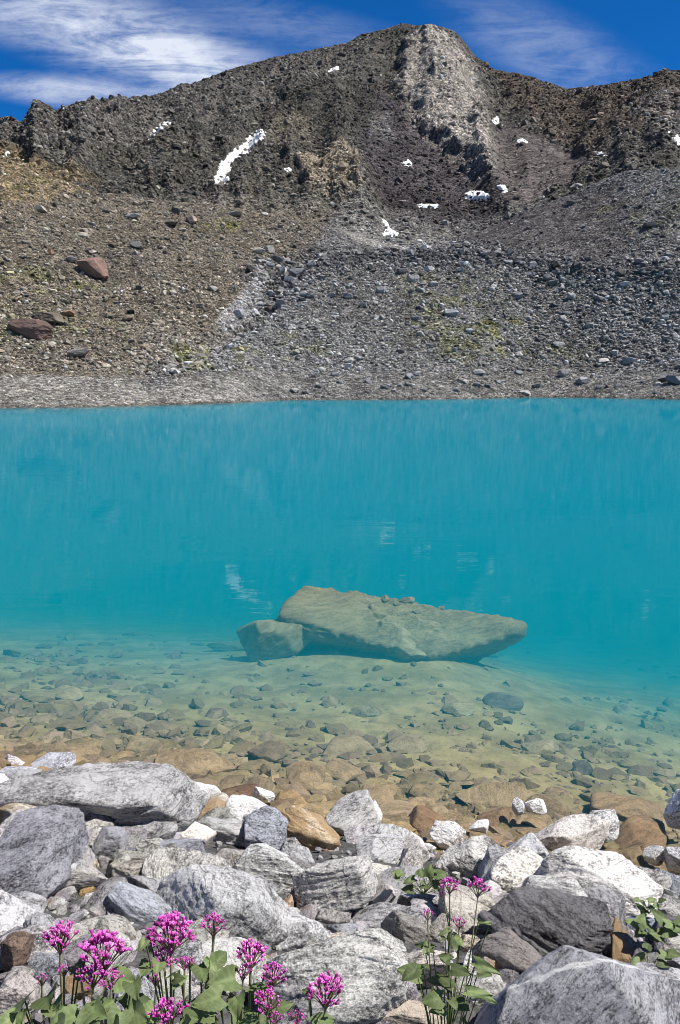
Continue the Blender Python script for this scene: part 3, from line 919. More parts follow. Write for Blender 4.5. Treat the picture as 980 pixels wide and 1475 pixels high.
GREY = (.80, .79, .80); PALE = (1.25, 1.24, 1.24); WHITE = (1.5, 1.48, 1.48); DARK = (.42, .42, .45); BLUE = (.66, .70, .80); TAN = (.95, .87, .76); BROWN = (.62, .53, .46); OCH = (1.1, .92, .68)
rock_seed = [1000]
landmarks = []
def near_rock(px, py, w, h, tint, label, rust=0.0, ang=0.0, mat=None, sub=5, planes=None, nplanes=10, p=40, rough=1.0, sink=.30, depth=1.0, name='boulder', group=None, seed=None, boxy=.5, strata=.6, zshift=0, cuts=28):
    rock_seed[0] += 1
    rng = np.random.default_rng(seed or rock_seed[0])
    P, d = near_hit(px, py, 0.0)
    hm = h * d / FPX
    P, d = near_hit(px, py, hm * (.5 - sink) + zshift)
    wm, hm = w * d / FPX, h * d / FPX
    if float(near_z(P[0], P[1])) < .03: P[2] = max(P[2], hm * .10)
    v, f, rc = rock_shape(rng, (wm * .97, hm * depth, hm), sub + 1, planes, nplanes, p, rough, boxy, strata, cuts)
    if ang:
        v = v @ np.array(Matrix.Rotation(R(ang), 3, 'Y')).T
    me = mesh_from(name, v, f, True, None, rc)
    o = link(name, me, mat or M_rock, None, P)
    o.color = (*tint, rust)
    tag(o, label, 'boulder' if w > 60 else 'stone', group or 'rocks of the near shore')
    if label: landmarks.append((px, py, w, label))
    return o

NR_LIST = [
 # px, py, w, h, tint, label, kwargs
 (138, 1163, 292, 100, GREY, 'biggest grey banded boulder lying along the water edge at the left', dict(sub=6, nplanes=8, p=14, depth=1.2, strata=1.2, rough=.7, ang=2, cuts=14)),
 (75, 1104, 64, 30, (.95, .97, 1.1), 'flat pale bluish stone resting on the back of the biggest banded boulder', dict(ang=-4)),
 (20, 1099, 40, 22, (1.3, 1.2, 1.26), 'pinkish white stone in the water at the left edge', {}),
 (28, 1116, 54, 24, (1.0, 1.02, 1.15), 'pale slab under the pinkish white stone at the left edge', dict(ang=12)),
 (2, 1134, 30, 50, WHITE, 'white stone cut by the left edge of the picture', {}),
 (32, 1134, 60, 44, (.62, .62, .66), 'grey rock between the white edge stone and the biggest banded boulder', dict(ang=20)),
 (40, 1184, 96, 56, (1.15, 1.05, .9), 'orange and white rock at the left edge below the biggest banded boulder', dict(rust=.62, ang=-10)),
 (103, 1172, 66, 64, (.62, .62, .67), 'blocky dark grey rock leaning against the biggest banded boulder', dict(depth=.9, strata=.9)),
 (152, 1188, 66, 56, (.48, .48, .53), 'dark grey rock with a rusty rim under the biggest banded boulder', dict(rust=.2)),
 (160, 1218, 46, 46, (.62, .62, .67), 'rounded dark grey stone perched over a black gap', dict(p=9, sink=.1)),
 (50, 1246, 118, 100, (.58, .58, .65), 'large dark grey slab at the left edge', dict(sub=6, nplanes=6, p=30, ang=10, depth=1.7, seed=4711)),
 (100, 1234, 92, 44, (1.2, 1.1, .95), 'cream coloured slab wedged behind the large dark grey slab', dict(rust=.3, ang=24)),
 (298, 1157, 52, 50, PALE, 'pale rounded rock right of the biggest banded boulder', dict(p=10)),
 (305, 1174, 66, 26, WHITE, 'white flat rock in front of the pale rounded rock', {}),
 (284, 1183, 40, 26, (.9, .62, .36), 'small bright orange rock near the right end of the biggest boulder', dict(rust=.95, sink=.1)),
 (316, 1196, 84, 42, (.78, .77, .78), 'pointed grey slab below the small bright orange rock', dict(ang=-8, strata=1)),
 (222, 1202, 66, 40, (.75, .74, .76), 'grey rock between the dark stones and the cream ledge', {}),
 (264, 1200, 88, 34, (1.35, 1.28, 1.2), 'long cream ledge shaped rock', dict(ang=18)),
 (238, 1226, 112, 46, (.62, .63, .72), 'low blue-grey slab below the long cream rock', dict(ang=8, depth=.9)),
 (352, 1186, 74, 66, PALE, 'pale rock behind the blue-grey block', {}),
 (381, 1158, 30, 24, WHITE, 'small white stone at the water edge above the blue-grey block', {}),
 (384, 1196, 58, 60, (.72, .75, .86), 'upright blue-grey block with a shaded left side', dict(p=26, nplanes=5, sink=.2, strata=.3)),
 (440, 1201, 92, 58, OCH, 'big ochre yellow rock', dict(rust=.75, ang=14, strata=2.0, seed=77)),
 (503, 1182, 82, 68, (.85, .84, .84), 'grey boulder with a white top at the water edge right of the ochre rock', dict(nplanes=7)),
 (538, 1188, 24, 30, WHITE, 'white knob at the right end of the grey water edge boulder', {}),
 (484, 1268, 112, 82, (1.05, 1.02, 1.0), 'square boulder overhanging a black hollow', dict(sub=6, sink=.02, nplanes=7, p=24, depth=.85, rust=.18)),
 (390, 1252, 112, 84, (1.08, 1.08, 1.08), 'pale boulder left of the square overhanging boulder', dict(sub=6, nplanes=7)),
 (425, 1236, 56, 34, (.8, .8, .83), 'grey stone in the gap under the ochre rock', {}),
 (338, 1250, 76, 46, (.78, .74, .70), 'grey-brown ridge shaped rock with a dark notch', dict(strata=1.3, ang=10)),
 (278, 1268, 130, 66, (1.1, 1.07, 1.02), 'broad pale slab with rusty spots left of centre', dict(sub=6, rust=.28, depth=1.1, ang=8)),
 (192, 1262, 70, 44, (.8, .74, .66), 'brownish block with an orange corner', dict(rust=.45, strata=1.2, ang=-18)),
 (345, 1318, 220, 104, (.98, .98, 1.0), 'long pale grey boulder sloping down to the right behind the flowers', dict(sub=6, nplanes=7, p=14, ang=20, depth=1.0, strata=.9)),
 (425, 1346, 110, 52, (1.15, 1.15, 1.18), 'low whitish rock in front of the square boulder', dict(ang=5)),
 (487, 1420, 180, 150, (1.12, 1.10, 1.06), 'huge pale boulder at the bottom centre behind the flower', dict(sub=6, nplanes=7, p=16, depth=.9, ang=-10)),
 (645, 1205, 48, 38, WHITE, 'bright white stone standing alone at the water edge', dict(sink=.15)),
 (566, 1213, 62, 40, (.86, .86, .88), 'rounded grey rock at the water edge right of the grey boulder', dict(p=9, ang=12)),
 (592, 1227, 48, 44, (1.1, 1.05, 1.02), 'whitish rock with a brown cap', dict(rust=.3)),
 (548, 1228, 66, 46, (1.0, 1.0, 1.04), 'pale rock between the grey boulder and the brown capped rock', {}),
 (615, 1222, 24, 16, WHITE, 'tiny white stone next to the brown capped rock', {}),
 (690, 1207, 26, 16, (1.3, 1.3, 1.32), 'small pale stone right of the bright white stone', {}),
 (770, 1195, 28, 18, WHITE, 'small white rounded stone at the water edge on the right', dict(p=8)),
 (745, 1193, 16, 20, (1.1, 1.1, 1.15), 'narrow pale stone left of the small white rounded stone', {}),
 (682, 1243, 104, 62, (1.2, 1.17, 1.14), 'pale boulder below the bright white stone', dict(sub=6, nplanes=7)),
 (755, 1230, 66, 44, (.95, .95, 1.0), 'black and white speckled rock right of the pale boulder', dict(strata=1.0)),
 (820, 1220, 100, 50, (1.15, 1.08, 1.05), 'pinkish pale rock with a shaded flat side at the water edge', dict(nplanes=6, p=26)),
 (862, 1216, 44, 40, (1.5, 1.5, 1.52), 'white crusted rock at the right end of the pinkish rock', {}),
 (745, 1270, 120, 70, (1.38, 1.34, 1.28), 'cream white boulder in the right middle', dict(sub=6, p=12)),
 (855, 1286, 156, 92, (1.42, 1.38, 1.36), 'largest white slab on the right', dict(sub=6, nplanes=6, p=18, ang=16, depth=1.0)),
 (800, 1298, 86, 66, (1.1, 1.1, 1.1), 'speckled pale rock in front of the largest white slab', dict(p=12)),
 (905, 1270, 84, 52, (.9, .87, .85), 'grey block behind the right end of the largest white slab', dict(nplanes=5, p=28, ang=12)),
 (974, 1210, 30, 52, (1.6, 1.62, 1.7), 'white and blue stone at the right edge by the water', {}),
 (943, 1252, 30, 20, (1.0, 1.0, 1.03), 'small speckled stone at the right water edge', {}),
 (972, 1258, 26, 34, (.95, .95, 1.02), 'pale stone cut by the right edge below the water line', {}),
 (965, 1282, 60, 34, BLUE, 'blue-grey slab near the right edge', dict(ang=24)),
 (940, 1284, 46, 30, (.8, .79, .75), 'grey-green stone left of the blue-grey slab', dict(ang=20)),
 (574, 1284, 62, 62, (.62, .61, .64), 'dark grey block right of the square boulder with a black side', dict(nplanes=6, p=26, ang=30)),
 (612, 1302, 72, 40, (.78, .77, .82), 'lens shaped grey stone left of the right-hand flowers', dict(p=10, ang=-4)),
 (565, 1330, 110, 46, (.76, .76, .8), 'flat grey slab below the dark grey block', dict(depth=1.2, ang=6)),
 (682, 1325, 110, 66, (.92, .87, .80), 'tan grey slab behind the tall flower stems', dict(ang=22, nplanes=6)),
 (785, 1345, 160, 80, (.34, .33, .35), 'jagged dark rock with a brown right side', dict(sub=6, mat=M_dark, nplanes=9, p=40, rough=1.2, strata=1.8, rust=.15, cuts=40, ang=4, sink=.2)),
 (832, 1346, 70, 52, (.80, .68, .58), 'smooth brown face at the right end of the jagged dark rock', dict(ang=24)),
 (740, 1396, 104, 76, (.56, .52, .50), 'dark striped slab below the jagged dark rock', dict(mat=M_dark, strata=1.2, ang=10)),
 (868, 1312, 72, 50, (.62, .62, .66), 'dark grey rock under the largest white slab', {}),
 (928, 1346, 48, 32, (.46, .52, .66), 'smooth blue-grey stone right of the dark grey rock', dict(p=26, nplanes=6, rough=.6)),
 (966, 1352, 52, 44, (.42, .40, .42), 'dark stone at the right edge above the corner boulder', dict(mat=M_dark)),
 (944, 1303, 56, 24, (.75, .72, .68), 'flat grey stone among the small green plants', {}),
 (968, 1312, 44, 30, (.85, .84, .82), 'grey stone at the right edge among green plants', {}),
 (596, 1395, 90, 84, (1.08, 1.0, .92), 'cream and rust coloured rock left of the flower base', dict(rust=.25)),
 (690, 1428, 80, 56, (1.1, 1.08, 1.05), 'pale broken rock right of the flower base', dict(nplanes=7)),
 (690, 1362, 60, 36, (1.05, .92, .76), 'light tan stone behind the flower leaves', dict(rust=.4)),
 (686, 1396, 44, 40, (1.15, 1.15, 1.2), 'small white spotted stone beside the flower leaves', {}),
 (720, 1430, 60, 40, (.66, .65, .68), 'grey stone left of the corner boulder', {}),
 (205, 1312, 92, 54, (.72, .76, .86), 'blue-grey rock with white streaks above the left flowers', dict(strata=1.0, ang=12)),
 (172, 1346, 74, 50, (1.0, .96, .88), 'pale rock with orange spots right behind the left flowers', dict(rust=.35)),
 (140, 1305, 34, 30, (.95, .94, .95), 'light grey cube shaped stone in the gravel', {}),
 (30, 1366, 30, 58, (.50, .36, .28), 'upright brown stone at the left edge', dict(mat=M_dark, sink=.15, rust=.3)),
 (30, 1312, 62, 40, (.85, .86, .9), 'grey stone in the gravel under the large dark slab', {}),
 (60, 1338, 40, 30, (.8, .8, .84), 'small grey stone left of the gravel gap', {}),
 (66, 1400, 56, 40, (.74, .76, .84), 'grey stone behind the leftmost flower stem', {}),
 (110, 1425, 50, 34, (1.1, .8, .6), 'rust coloured stone among the left flower stems', dict(rust=.7)),
 (20, 1440, 60, 60, (.9, .82, .78), 'pinkish brown stone in the bottom left corner', dict(rust=.2)),
 (262, 1400, 90, 60, (1.1, 1.1, 1.12), 'white speckled rock behind the middle flower stems', {}),
 (330, 1400, 90, 56, (1.1, 1.08, 1.05), 'pale rock between the flower stems left of centre', {}),
 (580, 1468, 110, 40, (.85, .74, .62), 'brown topped stone at the bottom edge left of the flower base', dict(rust=.3)),
 (196, 1440, 80, 60, (.9, .9, .94), 'grey rock low behind the dense left flowers', {}),
 (400, 1440, 60, 70, (1.0, .98, .95), 'pale rock behind the lower flower heads', {}),
 (96, 1292, 28, 22, (.8, .79, .8), 'small grey stone below the large dark slab', {}),
 (128, 1283, 20, 24, (1.2, .8, .35), 'tiny orange stone in the gravel', dict(rust=.9)),
 (165, 1290, 40, 26, (.7, .7, .74), 'small dark stone below the brownish block', {}),
 (94, 1268, 40, 50, (.95, .95, 1.0), 'narrow grey stone at the right edge of the large dark slab', {}),
 (372, 1296, 44, 34, (.72, .74, .82), 'small slab under the pale boulder in the centre', {}),
 (448, 1318, 30, 24, (.95, .93, .92), 'rounded stone in front of the black hollow', {}),
 (478, 1322, 52, 28, (.62, .60, .60), 'dark stone in front of the square boulder', {}),
 (416, 1305, 14, 28, (.95, .70, .5), 'narrow rusty upright stone beside the black hollow', dict(rust=.6, sink=.1)),
 (520, 1346, 90, 34, (.70, .72, .78), 'low grey slab under the flat grey slab', {}),
 (955, 1440, 70, 60, (.9, .9, .95), 'grey rock at the right edge beside the corner boulder', {}),
 (555, 1440, 40, 60, (.5, .5, .54), 'dark stone in the crevice right of the huge pale boulder', {}),
 (470, 1362, 60, 30, (1.2, 1.05, .9), 'cream pebble-crusted stone beside the low whitish rock', dict(rust=.25)),
]
for (px, py, w, h, tint, lab, kw) in NR_LIST:
    near_rock(px, py, w, h, tint, lab, **kw)
# the corner boulder: a hipped block with its top edge to the left of the right border
corner = near_rock(858, 1478, 330, 190, (.72, .72, .78), 'huge grey boulder with white veins in the bottom right corner', sub=6, p=30, depth=.9, strata=1.0, rust=.12, sink=.35, rough=.5, cuts=8, 
          planes=[(-.40, -.35, .75, .66), (.75, -.25, .62, .52), (-.2, -.85, .45, .62), (.15, .5, .8, .62), (-.9, -.1, .1, .95), (.9, .1, .1, .95), (0, .9, 0, .9), (0, 0, -1, .7), (-.6, .5, .5, .8)])
cv_ = np.array([v.co[:] for v in corner.data.vertices]); cn_ = np.array([v.normal[:] for v in corner.data.vertices])
cw_ = cv_ + np.array(corner.location)
cpx, cpy = project(cw_[:, 0], cw_[:, 1], cw_[:, 2])
def corner_at(px, py):
    dcam = np.linalg.norm(cw_ - np.array([0, 0, CAM_H]), axis=1)
    return int(np.argmin(np.hypot(cpx - px, cpy - py) + 60 * (dcam - dcam.min())))
ia, ib, ic = corner_at(770, 1412), corner_at(850, 1388), corner_at(915, 1376)
vn = np.cross(cv_[ic] - cv_[ia], cn_[ib]); vn /= np.linalg.norm(vn); vd = float(vn @ cv_[ib])
M_corner = M_rock.copy(); M_corner.name = 'white_veined_gneiss'
g = NT(M_corner.node_tree)
_b = [n for n in M_corner.node_tree.nodes if n.type == 'BSDF_PRINCIPLED'][0]
_src = _b.inputs['Base Color'].links[0].from_socket
_tc = g.n('ShaderNodeTexCoord').outputs['Object']
_dp = g.n('ShaderNodeVectorMath', operation='DOT_PRODUCT'); g.l(_tc, _dp.inputs[0]); _dp.inputs[1].default_value = tuple(vn)
_f = g.math('ADD', g.math('SUBTRACT', _dp.outputs['Value'], vd), g.math('MULTIPLY', g.math('SUBTRACT', g.noise(_tc, 8, 4, .6), .5), .045))
_w = g.rng(g.noise(_tc, 5, 2, .5), .35, .65, .001, .016)
_d = g.math('DIVIDE', g.math('ABSOLUTE', _f), _w)
_m = g.rng(_d, .6, 1.3, 1, 0)
g.l(g.mix(g.math('MULTIPLY', _m, .92), _src, (.88, .87, .86)), _b.inputs['Base Color'])
corner.data.materials[0] = M_corner

# fillers between the big rocks: each its own stone
fill_meshes = []
for s in range(14):
    rng = np.random.default_rng(500 + s)
    v, f, rc = rock_shape(rng, (1.0, .85, .7), 6, nplanes=9, p=18, rough=1.0, strata=.6)
    me = mesh_from('stone_mesh', v, f, True, None, rc * .22)
    me.materials.append(M_rock); fill_meshes.append(me)
rf = random.Random(21)
count = 0
for k in range(64):
    px, py = rf.uniform(-20, 1000), rf.uniform(1165, 1440)
    P, d = near_hit(px, py, .02)
    if P[2] < .06: continue
    wm = rf.uniform(44, 84) * d / FPX
    o = bpy.data.objects.new('stone', rf.choice(fill_meshes)); col.objects.link(o)
    o.location = (P[0], P[1], P[2] + .02); o.scale = (wm, wm * rf.uniform(.7, 1), wm * rf.uniform(.6, 1))
    o.rotation_euler = (rf.uniform(-.5, .5), rf.uniform(-.5, .5), rf.uniform(0, 6.28))
    b = rf.uniform(.5, 1.1); o.color = (b, b * rf.uniform(.93, 1.0), b * rf.uniform(.88, 1.04), rf.choice([0, 0, .15, .3, .55]))
    tag(o, 'angular grey stone wedged between the larger shore boulders', 'stone', 'middle sized stones between the shore boulders')
while count < 190:
    px, py = rf.uniform(-40, 1020), rf.uniform(1150, 1475)
    if rf.random() < .35: px, py = rf.uniform(0, 175), rf.uniform(1290, 1440)
    P, d = near_hit(px, py, .02)
    if P[2] < .03: continue
    w = rf.uniform(20, 58) if px > 175 or py < 1280 else rf.uniform(12, 30)
    wm = w * d / FPX
    o = bpy.data.objects.new('stone', rf.choice(fill_meshes)); col.objects.link(o)
    o.location = P; o.scale = (wm, wm * rf.uniform(.75, 1), wm * rf.uniform(.7, 1))
    o.rotation_euler = (rf.uniform(-.6, .6), rf.uniform(-.6, .6), rf.uniform(0, 6.28))
    b = rf.uniform(.55, 1.15)
    o.color = (b, b * rf.uniform(.93, 1.0), b * rf.uniform(.9, 1.06), rf.choice([0, 0, 0, .2, .5]))
    if px < 175 and py > 1280:
        tag(o, 'small loose stone in the gravel pocket left behind the flowers', 'stone', 'small stones in the gravel pocket')
    else:
        tag(o, 'small grey stone filling a gap between the shore boulders', 'stone', 'small stones between the shore boulders')
    count += 1
# gravel under everything on the bank
rng = np.random.default_rng(31)
n = 5000
gx = rng.uniform(-3.2, 3.2, n); gy = rng.uniform(1.2, 5.0, n)
gz = near_z(gx, gy); k = gz > -.02
gp = np.stack([gx, gy, gz + .01], 1)[k]
gs = rng.uniform(.012, .05, len(gp)); gb = rng.uniform(.08, .40, len(gp))
gc = gb[:, None] * np.stack([np.ones(len(gp)), rng.uniform(.92, 1, len(gp)), rng.uniform(.85, 1.05, len(gp))], 1)
n = 900  # larger stones outside the view, added into the gravel mesh
sx_ = rng.uniform(1.0, 4.5, n) * rng.choice([-1, 1], n); sy_ = rng.uniform(.4, 6.5, n)
ok = (np.abs(sx_) > .47 * sy_ + .35) & (near_z(sx_, sy_) > -.05)
sp_ = np.stack([sx_, sy_, near_z(sx_, sy_) + .02], 1)[ok]
ss_ = rng.uniform(.04, .16, len(sp_)); sb_ = rng.uniform(.18, .5, len(sp_))[:, None] * np.array([1, .98, .97])
gp = np.vstack([gp, sp_]); gs = np.concatenate([gs, ss_]); gc = np.vstack([gc, sb_])
tag(bake_scatter('shore_gravel_and_stones', gp, gs, gc, M_stuff, 8), 'fine grey gravel between the shore rocks and larger stones to the sides', 'gravel', kind='stuff')

# ------------------------------------------------------------------ lake bed stones
bed_meshes = []
for s in range(12):
    rng = np.random.default_rng(700 + s)
    v, f, rc = rock_shape(rng, (1.0, .8, .5), 5, nplanes=8, p=14, rough=.9, strata=.6)
    me = mesh_from('bed_stone_mesh', v, f, True, None, rc * .4)
    me.materials.append(M_wet); bed_meshes.append(me)
def bed_rock(px, py, w, h, tint, label, sub=5, seed=None, sink=.35, ang=0, depth=1.3, p=14, nplanes=8, rough=.9, name='submerged_boulder', planes=None, lift=0):
    rock_seed[0] += 1
    rng = np.random.default_rng(seed or rock_seed[0])
    P, d = near_hit(px, py)
    hm = h * d / FPX
    P, d = near_hit(px, py, hm * (.5 - sink) + lift)
    wm, hm = w * d / FPX, h * d / FPX
    hv = hm * .75
    P[2] = min(P[2], -.015 - hv * .5)
    v, f, rc = rock_shape(rng, (wm, hm * depth * 1.3, hv), sub, planes, nplanes, p + 20, rough, .5, .5)
    if ang: v = v @ np.array(Matrix.Rotation(R(ang), 3, 'Y')).T
    o = link(name, mesh_from(name, v, f, True, None, rc), M_wet, None, P)
    o.color = (tint[0] * .8, tint[1] * .77, tint[2] * .72, 0.0)
    tag(o, label, 'boulder' if w > 60 else 'stone', 'stones under the clear water')
    return o, P, d
BT = (.54, .415, .245)
# the great slab: flat top tilted to the viewer, undercut front
slab_planes = [(0.03, -.33, 1, .16), (-.37, -.93, .1, .59), (.54, -.84, .1, .79), (-.37, -.93, -.9, .47), (.54, -.84, -.85, .60), (1, .1, 0, 1.62), (-1, 0, .15, 1.66), (.2, .98, .1, .40), (.8, .6, .2, 1.5), (0, 0, -1, .60), (-.75, .2, .7, 1.26), (-.8, -.6, -.1, 1.28)]
slabP = []
def great_slab():
    rng = np.random.default_rng(4242)
    cx, cy = .85, 10.2
    W, D, H = 3.35, 1.6, .92
    v, f, rc = rock_shape(rng, (1, 1, 1), 7, slab_planes, p=50, rough=.0, cuts=0)
    lo, hi = v.min(0), v.max(0)
    v = (v / (hi - lo)) * np.array([W, D, H])
    n = vnormals(v, f)
    q = v + 13.7
    h = .05 * fbm(q * 1.3, 4) + .02 * fbm(q * 9, 4, .6) + .03 * fbm(q * 4, 3) + .045 * fbm(q * np.array([3, 3, 9]), 4, ridged=True) - .05 * np.clip((fbm(q * 2.2 + 5, 3) - .2) * 8, 0, 1)
    v = v + n * h[:, None]
    v = v @ np.array(Matrix.Rotation(R(2.0), 3, 'Y')).T
    zc = -.80
    o = link('submerged_boulder', mesh_from('submerged_boulder', v, f, True, None, rc), M_wet, None, (cx, cy, zc))
    o.color = (.36, .31, .18, 0)
    tag(o, 'huge flat topped boulder under the turquoise water in mid lake', 'boulder', 'stones under the clear water')
    return o, v + np.array([cx, cy, zc])
slab, slab_v = great_slab()
def slab_top(px, py):
    PXs, PYs = project(slab_v[:, 0], slab_v[:, 1], slab_v[:, 2])
    d = np.hypot(PXs - px, PYs - py) + np.where(slab_v[:, 2] < slab.location[2], 1000, 0)
    return slab_v[np.argmin(d)]
rs = random.Random(9)
for (px, py, w, lab) in [(520, 858, 16, 'flat dark stone on the left of the slab top'), (555, 862, 18, 'wide dark stone on the slab top left of the middle'), (572, 870, 12, 'small dark stone near the middle of the slab top'),
                         (590, 856, 22, 'largest loose stone lying on the flat slab top'), (586, 877, 18, 'dark stone close to the front edge of the slab top'), (600, 882, 14, 'round dark stone at the front edge of the slab top'),
                         (636, 868, 12, 'little stone on the right half of the slab top'), (535, 874, 10, 'tiny stone above the undercut front of the slab')]:
    P = slab_top(px, py)
    o = bpy.data.objects.new('stone', rs.choice(bed_meshes)); col.objects.link(o)
    wm = w * 10.6 / FPX
    o.scale = (wm, wm, wm * .8); o.rotation_euler = (0, 0, rs.uniform(0, 6)); o.location = (P[0], P[1], P[2] + wm * .08); o.color = (.42, .36, .25, 0)
    tag(o, lab, 'stone', 'loose stones on the submerged slab')
for (px, py, w, h, t, lab, kw) in [
    (398, 914, 120, 70, (.62, .55, .36), 'rounded sunken boulder left of the huge flat slab', dict(p=-8, nplanes=5, sink=.22, depth=1.0)),
    (586, 930, 80, 56, (.62, .56, .38), 'peaked sunken boulder in front of the huge flat slab', dict(p=10, sink=.34)),
    (672, 932, 80, 44, (.58, .53, .36), 'low sunken boulder under the right end of the flat slab', dict(p=0, sink=.40)),
    (345, 932, 90, 30, (.40, .38, .28), 'dark low sunken rock left of the rounded boulder', {}),
    (385, 868, 80, 34, (.40, .38, .28), 'dark sunken rock behind the rounded boulder', {}),
    (470, 905, 60, 26, (.5, .46, .33), 'half buried sunken rock under the left of the slab', {}),
    (724, 1011, 54, 28, (.34, .31, .27), 'dark angular sunken stone on pale silt right of centre', dict(p=24)),
    (528, 1026, 44, 20, (.5, .44, .3), 'oval sunken stone on pale silt in the centre', {}),
    (506, 1077, 80, 36, (.56, .46, .31), 'thick flat sunken block in the centre', dict(p=22)),
    (588, 1075, 56, 30, (.56, .46, .31), 'brown sunken block right of the thick flat block', dict(p=20)),
    (385, 1085, 52, 32, (.36, .28, .2), 'dark brown peaked sunken stone left of centre', dict(p=24)),
    (283, 1103, 108, 44, (.62, .47, .3), 'wide flat brown sunken slab near the left shore', {}),
    (210, 1078, 48, 28, (.62, .49, .31), 'rounded brown sunken stone above the wide flat slab', dict(p=9)),
    (440, 1122, 54, 44, (.62, .47, .3), 'brown sunken block with a flat face left of centre', dict(p=24)),
    (492, 1115, 64, 30, (.66, .5, .32), 'pale brown sunken stone below the thick flat block', {}),
    (345, 1148, 66, 34, (.34, .22, .15), 'dark red-brown wet rock behind the pale shore rock', {}),
    (906, 1174, 104, 54, (.60, .44, .28), 'largest brown sunken boulder near the right shore', dict(p=20)),
    (920, 1212, 84, 60, (.50, .35, .22), 'brown wet block in front of the largest sunken boulder', dict(p=20)),
    (860, 1190, 70, 30, (.50, .36, .23), 'flat brown wet stone left of the largest sunken boulder', {}),
    (780, 1166, 60, 34, (.52, .40, .26), 'brown wet stone in the shallows right of centre', {}),
    (720, 1185, 64, 34, (.42, .29, .19), 'dark brown wet rock in the shallows behind the white stone', {}),
    (610, 1190, 60, 40, (.45, .31, .2), 'brown wet rock left of the bright white stone', {}),
    (545, 1150, 70, 34, (.58, .44, .28), 'brown shallow water rock beside the grey shore boulder', {}),
    (780, 1080, 52, 24, (.60, .50, .33), 'flat sunken stone on silt in the right half', {}),
    (660, 1020, 46, 24, (.60, .54, .37), 'half buried sunken stone left of the dark angular one', {}),
    (838, 1108, 26, 18, (.34, .30, .26), 'small dark sunken stone in the right half', {}),
    (905, 1026, 44, 20, (.58, .52, .36), 'sunken stone on the silt near the right edge', {}),
    (55, 1005, 50, 18, (.5, .42, .27), 'long sunken stone near the left edge', {}),
    (98, 1003, 46, 24, (.62, .52, .34), 'pale rounded sunken stone near the left edge', {}),
    (165, 1033, 44, 20, (.58, .47, .3), 'flat sunken stone left of centre near the rock band', {}),
    (112, 1090, 80, 26, (.58, .45, .28), 'wide sunken stone just behind the shore slab on the left', {}),
    (720, 1150, 120, 34, (.64, .5, .32), 'broad low sunken slab in the brown shallows', {}),
]:
    bed_rock(px, py, w, h, t, lab, **kw)
# many more stones: the largest 300 as things
rs = random.Random(77)
items = []
def bed_density(px, py):
    ys = 1095 + (px / 980) * 130
    near = math.exp(-max(0, (ys - py)) / 55)
    left = .35 * math.exp(-((px - 60) / 140) ** 2) * (1 if 930 < py else .3)
    return min(1, .05 + near + left)
while len(items) < 2600:
    px, py = rs.uniform(-30, 1010), rs.uniform(915, 1255)
    if rs.random() > bed_density(px, py): continue
    ys = 1095 + (px / 980) * 140
    if py > ys + 25: continue
    near = math.exp(-max(0, ys - py) / 90)
    w = 8 + (12 + 36 * near) * rs.random() ** 2.2
    items.append((w, px, py))
items.sort(reverse=True)
small = []
for i, (w, px, py) in enumerate(items):
    P, d = near_hit(px, py)
    wm = w * d / FPX
    b = rs.uniform(.6, 1.15)
    t = (BT[0] * b, BT[1] * b * rs.uniform(.92, 1.0), BT[2] * b * rs.uniform(.85, 1.1))
    if i < 262:
        o = bpy.data.objects.new('submerged_stone', rs.choice(bed_meshes)); col.objects.link(o)
        o.scale = (wm * 1.1, wm * rs.uniform(.8, 1.3), wm * rs.uniform(.45, .85))
        o.rotation_euler = (rs.uniform(-.25, .25), rs.uniform(-.25, .25), rs.choice([0, math.pi]) + rs.uniform(-.7, .7))
        o.location = (P[0], P[1], min(P[2] + wm * .04, -.02 - wm * .2)); o.color = (*t, 0)
        if py > 1095 + (px / 980) * 130 - 45:
            tag(o, 'brown stone packed among others in the shallows at the near shore', 'stone', 'stones packed in the near shallows')
        else:
            tag(o, 'brown sunken stone scattered on the silt off the near shore', 'stone', 'stones scattered on the lake silt')
    else:
        small.append((P, wm, t))
gp = np.array([s[0] for s in small]); gs = np.array([s[1] for s in small]); gc = np.array([s[2] for s in small]) * .42
rng = np.random.default_rng(32)
n = 5000
px = rng.uniform(-60, 1040, n); py = 1000 + 240 * rng.random(n) ** .6
ex = []
for a, b in zip(px, py):
    if b < 1110 + a / 980 * 130 and rng.random() < .25 + .75 * bed_density(a, b):
        P, d = near_hit(a, b); ex.append((P, rng.uniform(3, 8) * d / FPX, np.array(BT) * rng.uniform(.22, .42)))
gp = np.vstack([gp, [e[0] for e in ex]]); gs = np.concatenate([gs, [e[1] for e in ex]]); gc = np.vstack([gc, [e[2] for e in ex]])
tag(bake_scatter('lake_bed_pebbles', gp, gs, gc, M_stuff, 9, .5), 'small brown pebbles on the lake bed', 'pebbles', kind='stuff')

# ------------------------------------------------------------------ plants
def plant_mat(name, c1, c2, rough=.6, trans=.0, scale=60):
    m, nt = new_mat(name); g = NT(nt)
    tc = g.n('ShaderNodeTexCoord').outputs['Object']
    nz = g.noise(tc, scale, 4, .6)
    base = g.mix(nz, c1, c2)
    at = g.n('ShaderNodeAttribute', attribute_type='GEOMETRY', attribute_name='col').outputs['Color']
    base = g.mix(1.0, base, at, 'MULTIPLY')
    b = g.principled(base, rough, g.bump(nz, .3, .004), .3)
    if trans:
        t = g.n('ShaderNodeBsdfTranslucent'); g.l(base, t.inputs[0])
        mx = g.n('ShaderNodeMixShader'); mx.inputs[0].default_value = trans
        g.l(b.outputs[0], mx.inputs[1]); g.l(t.outputs[0], mx.inputs[2]); g.out(mx.outputs[0])
    else:
        g.out(b.outputs[0])
    return m
M_leaf = plant_mat('woolly_leaf', (.10, .15, .055), (.21, .25, .115), .6, .25, 60)
M_stem = plant_mat('plant_stem', (.20, .22, .10), (.32, .27, .18), .6)
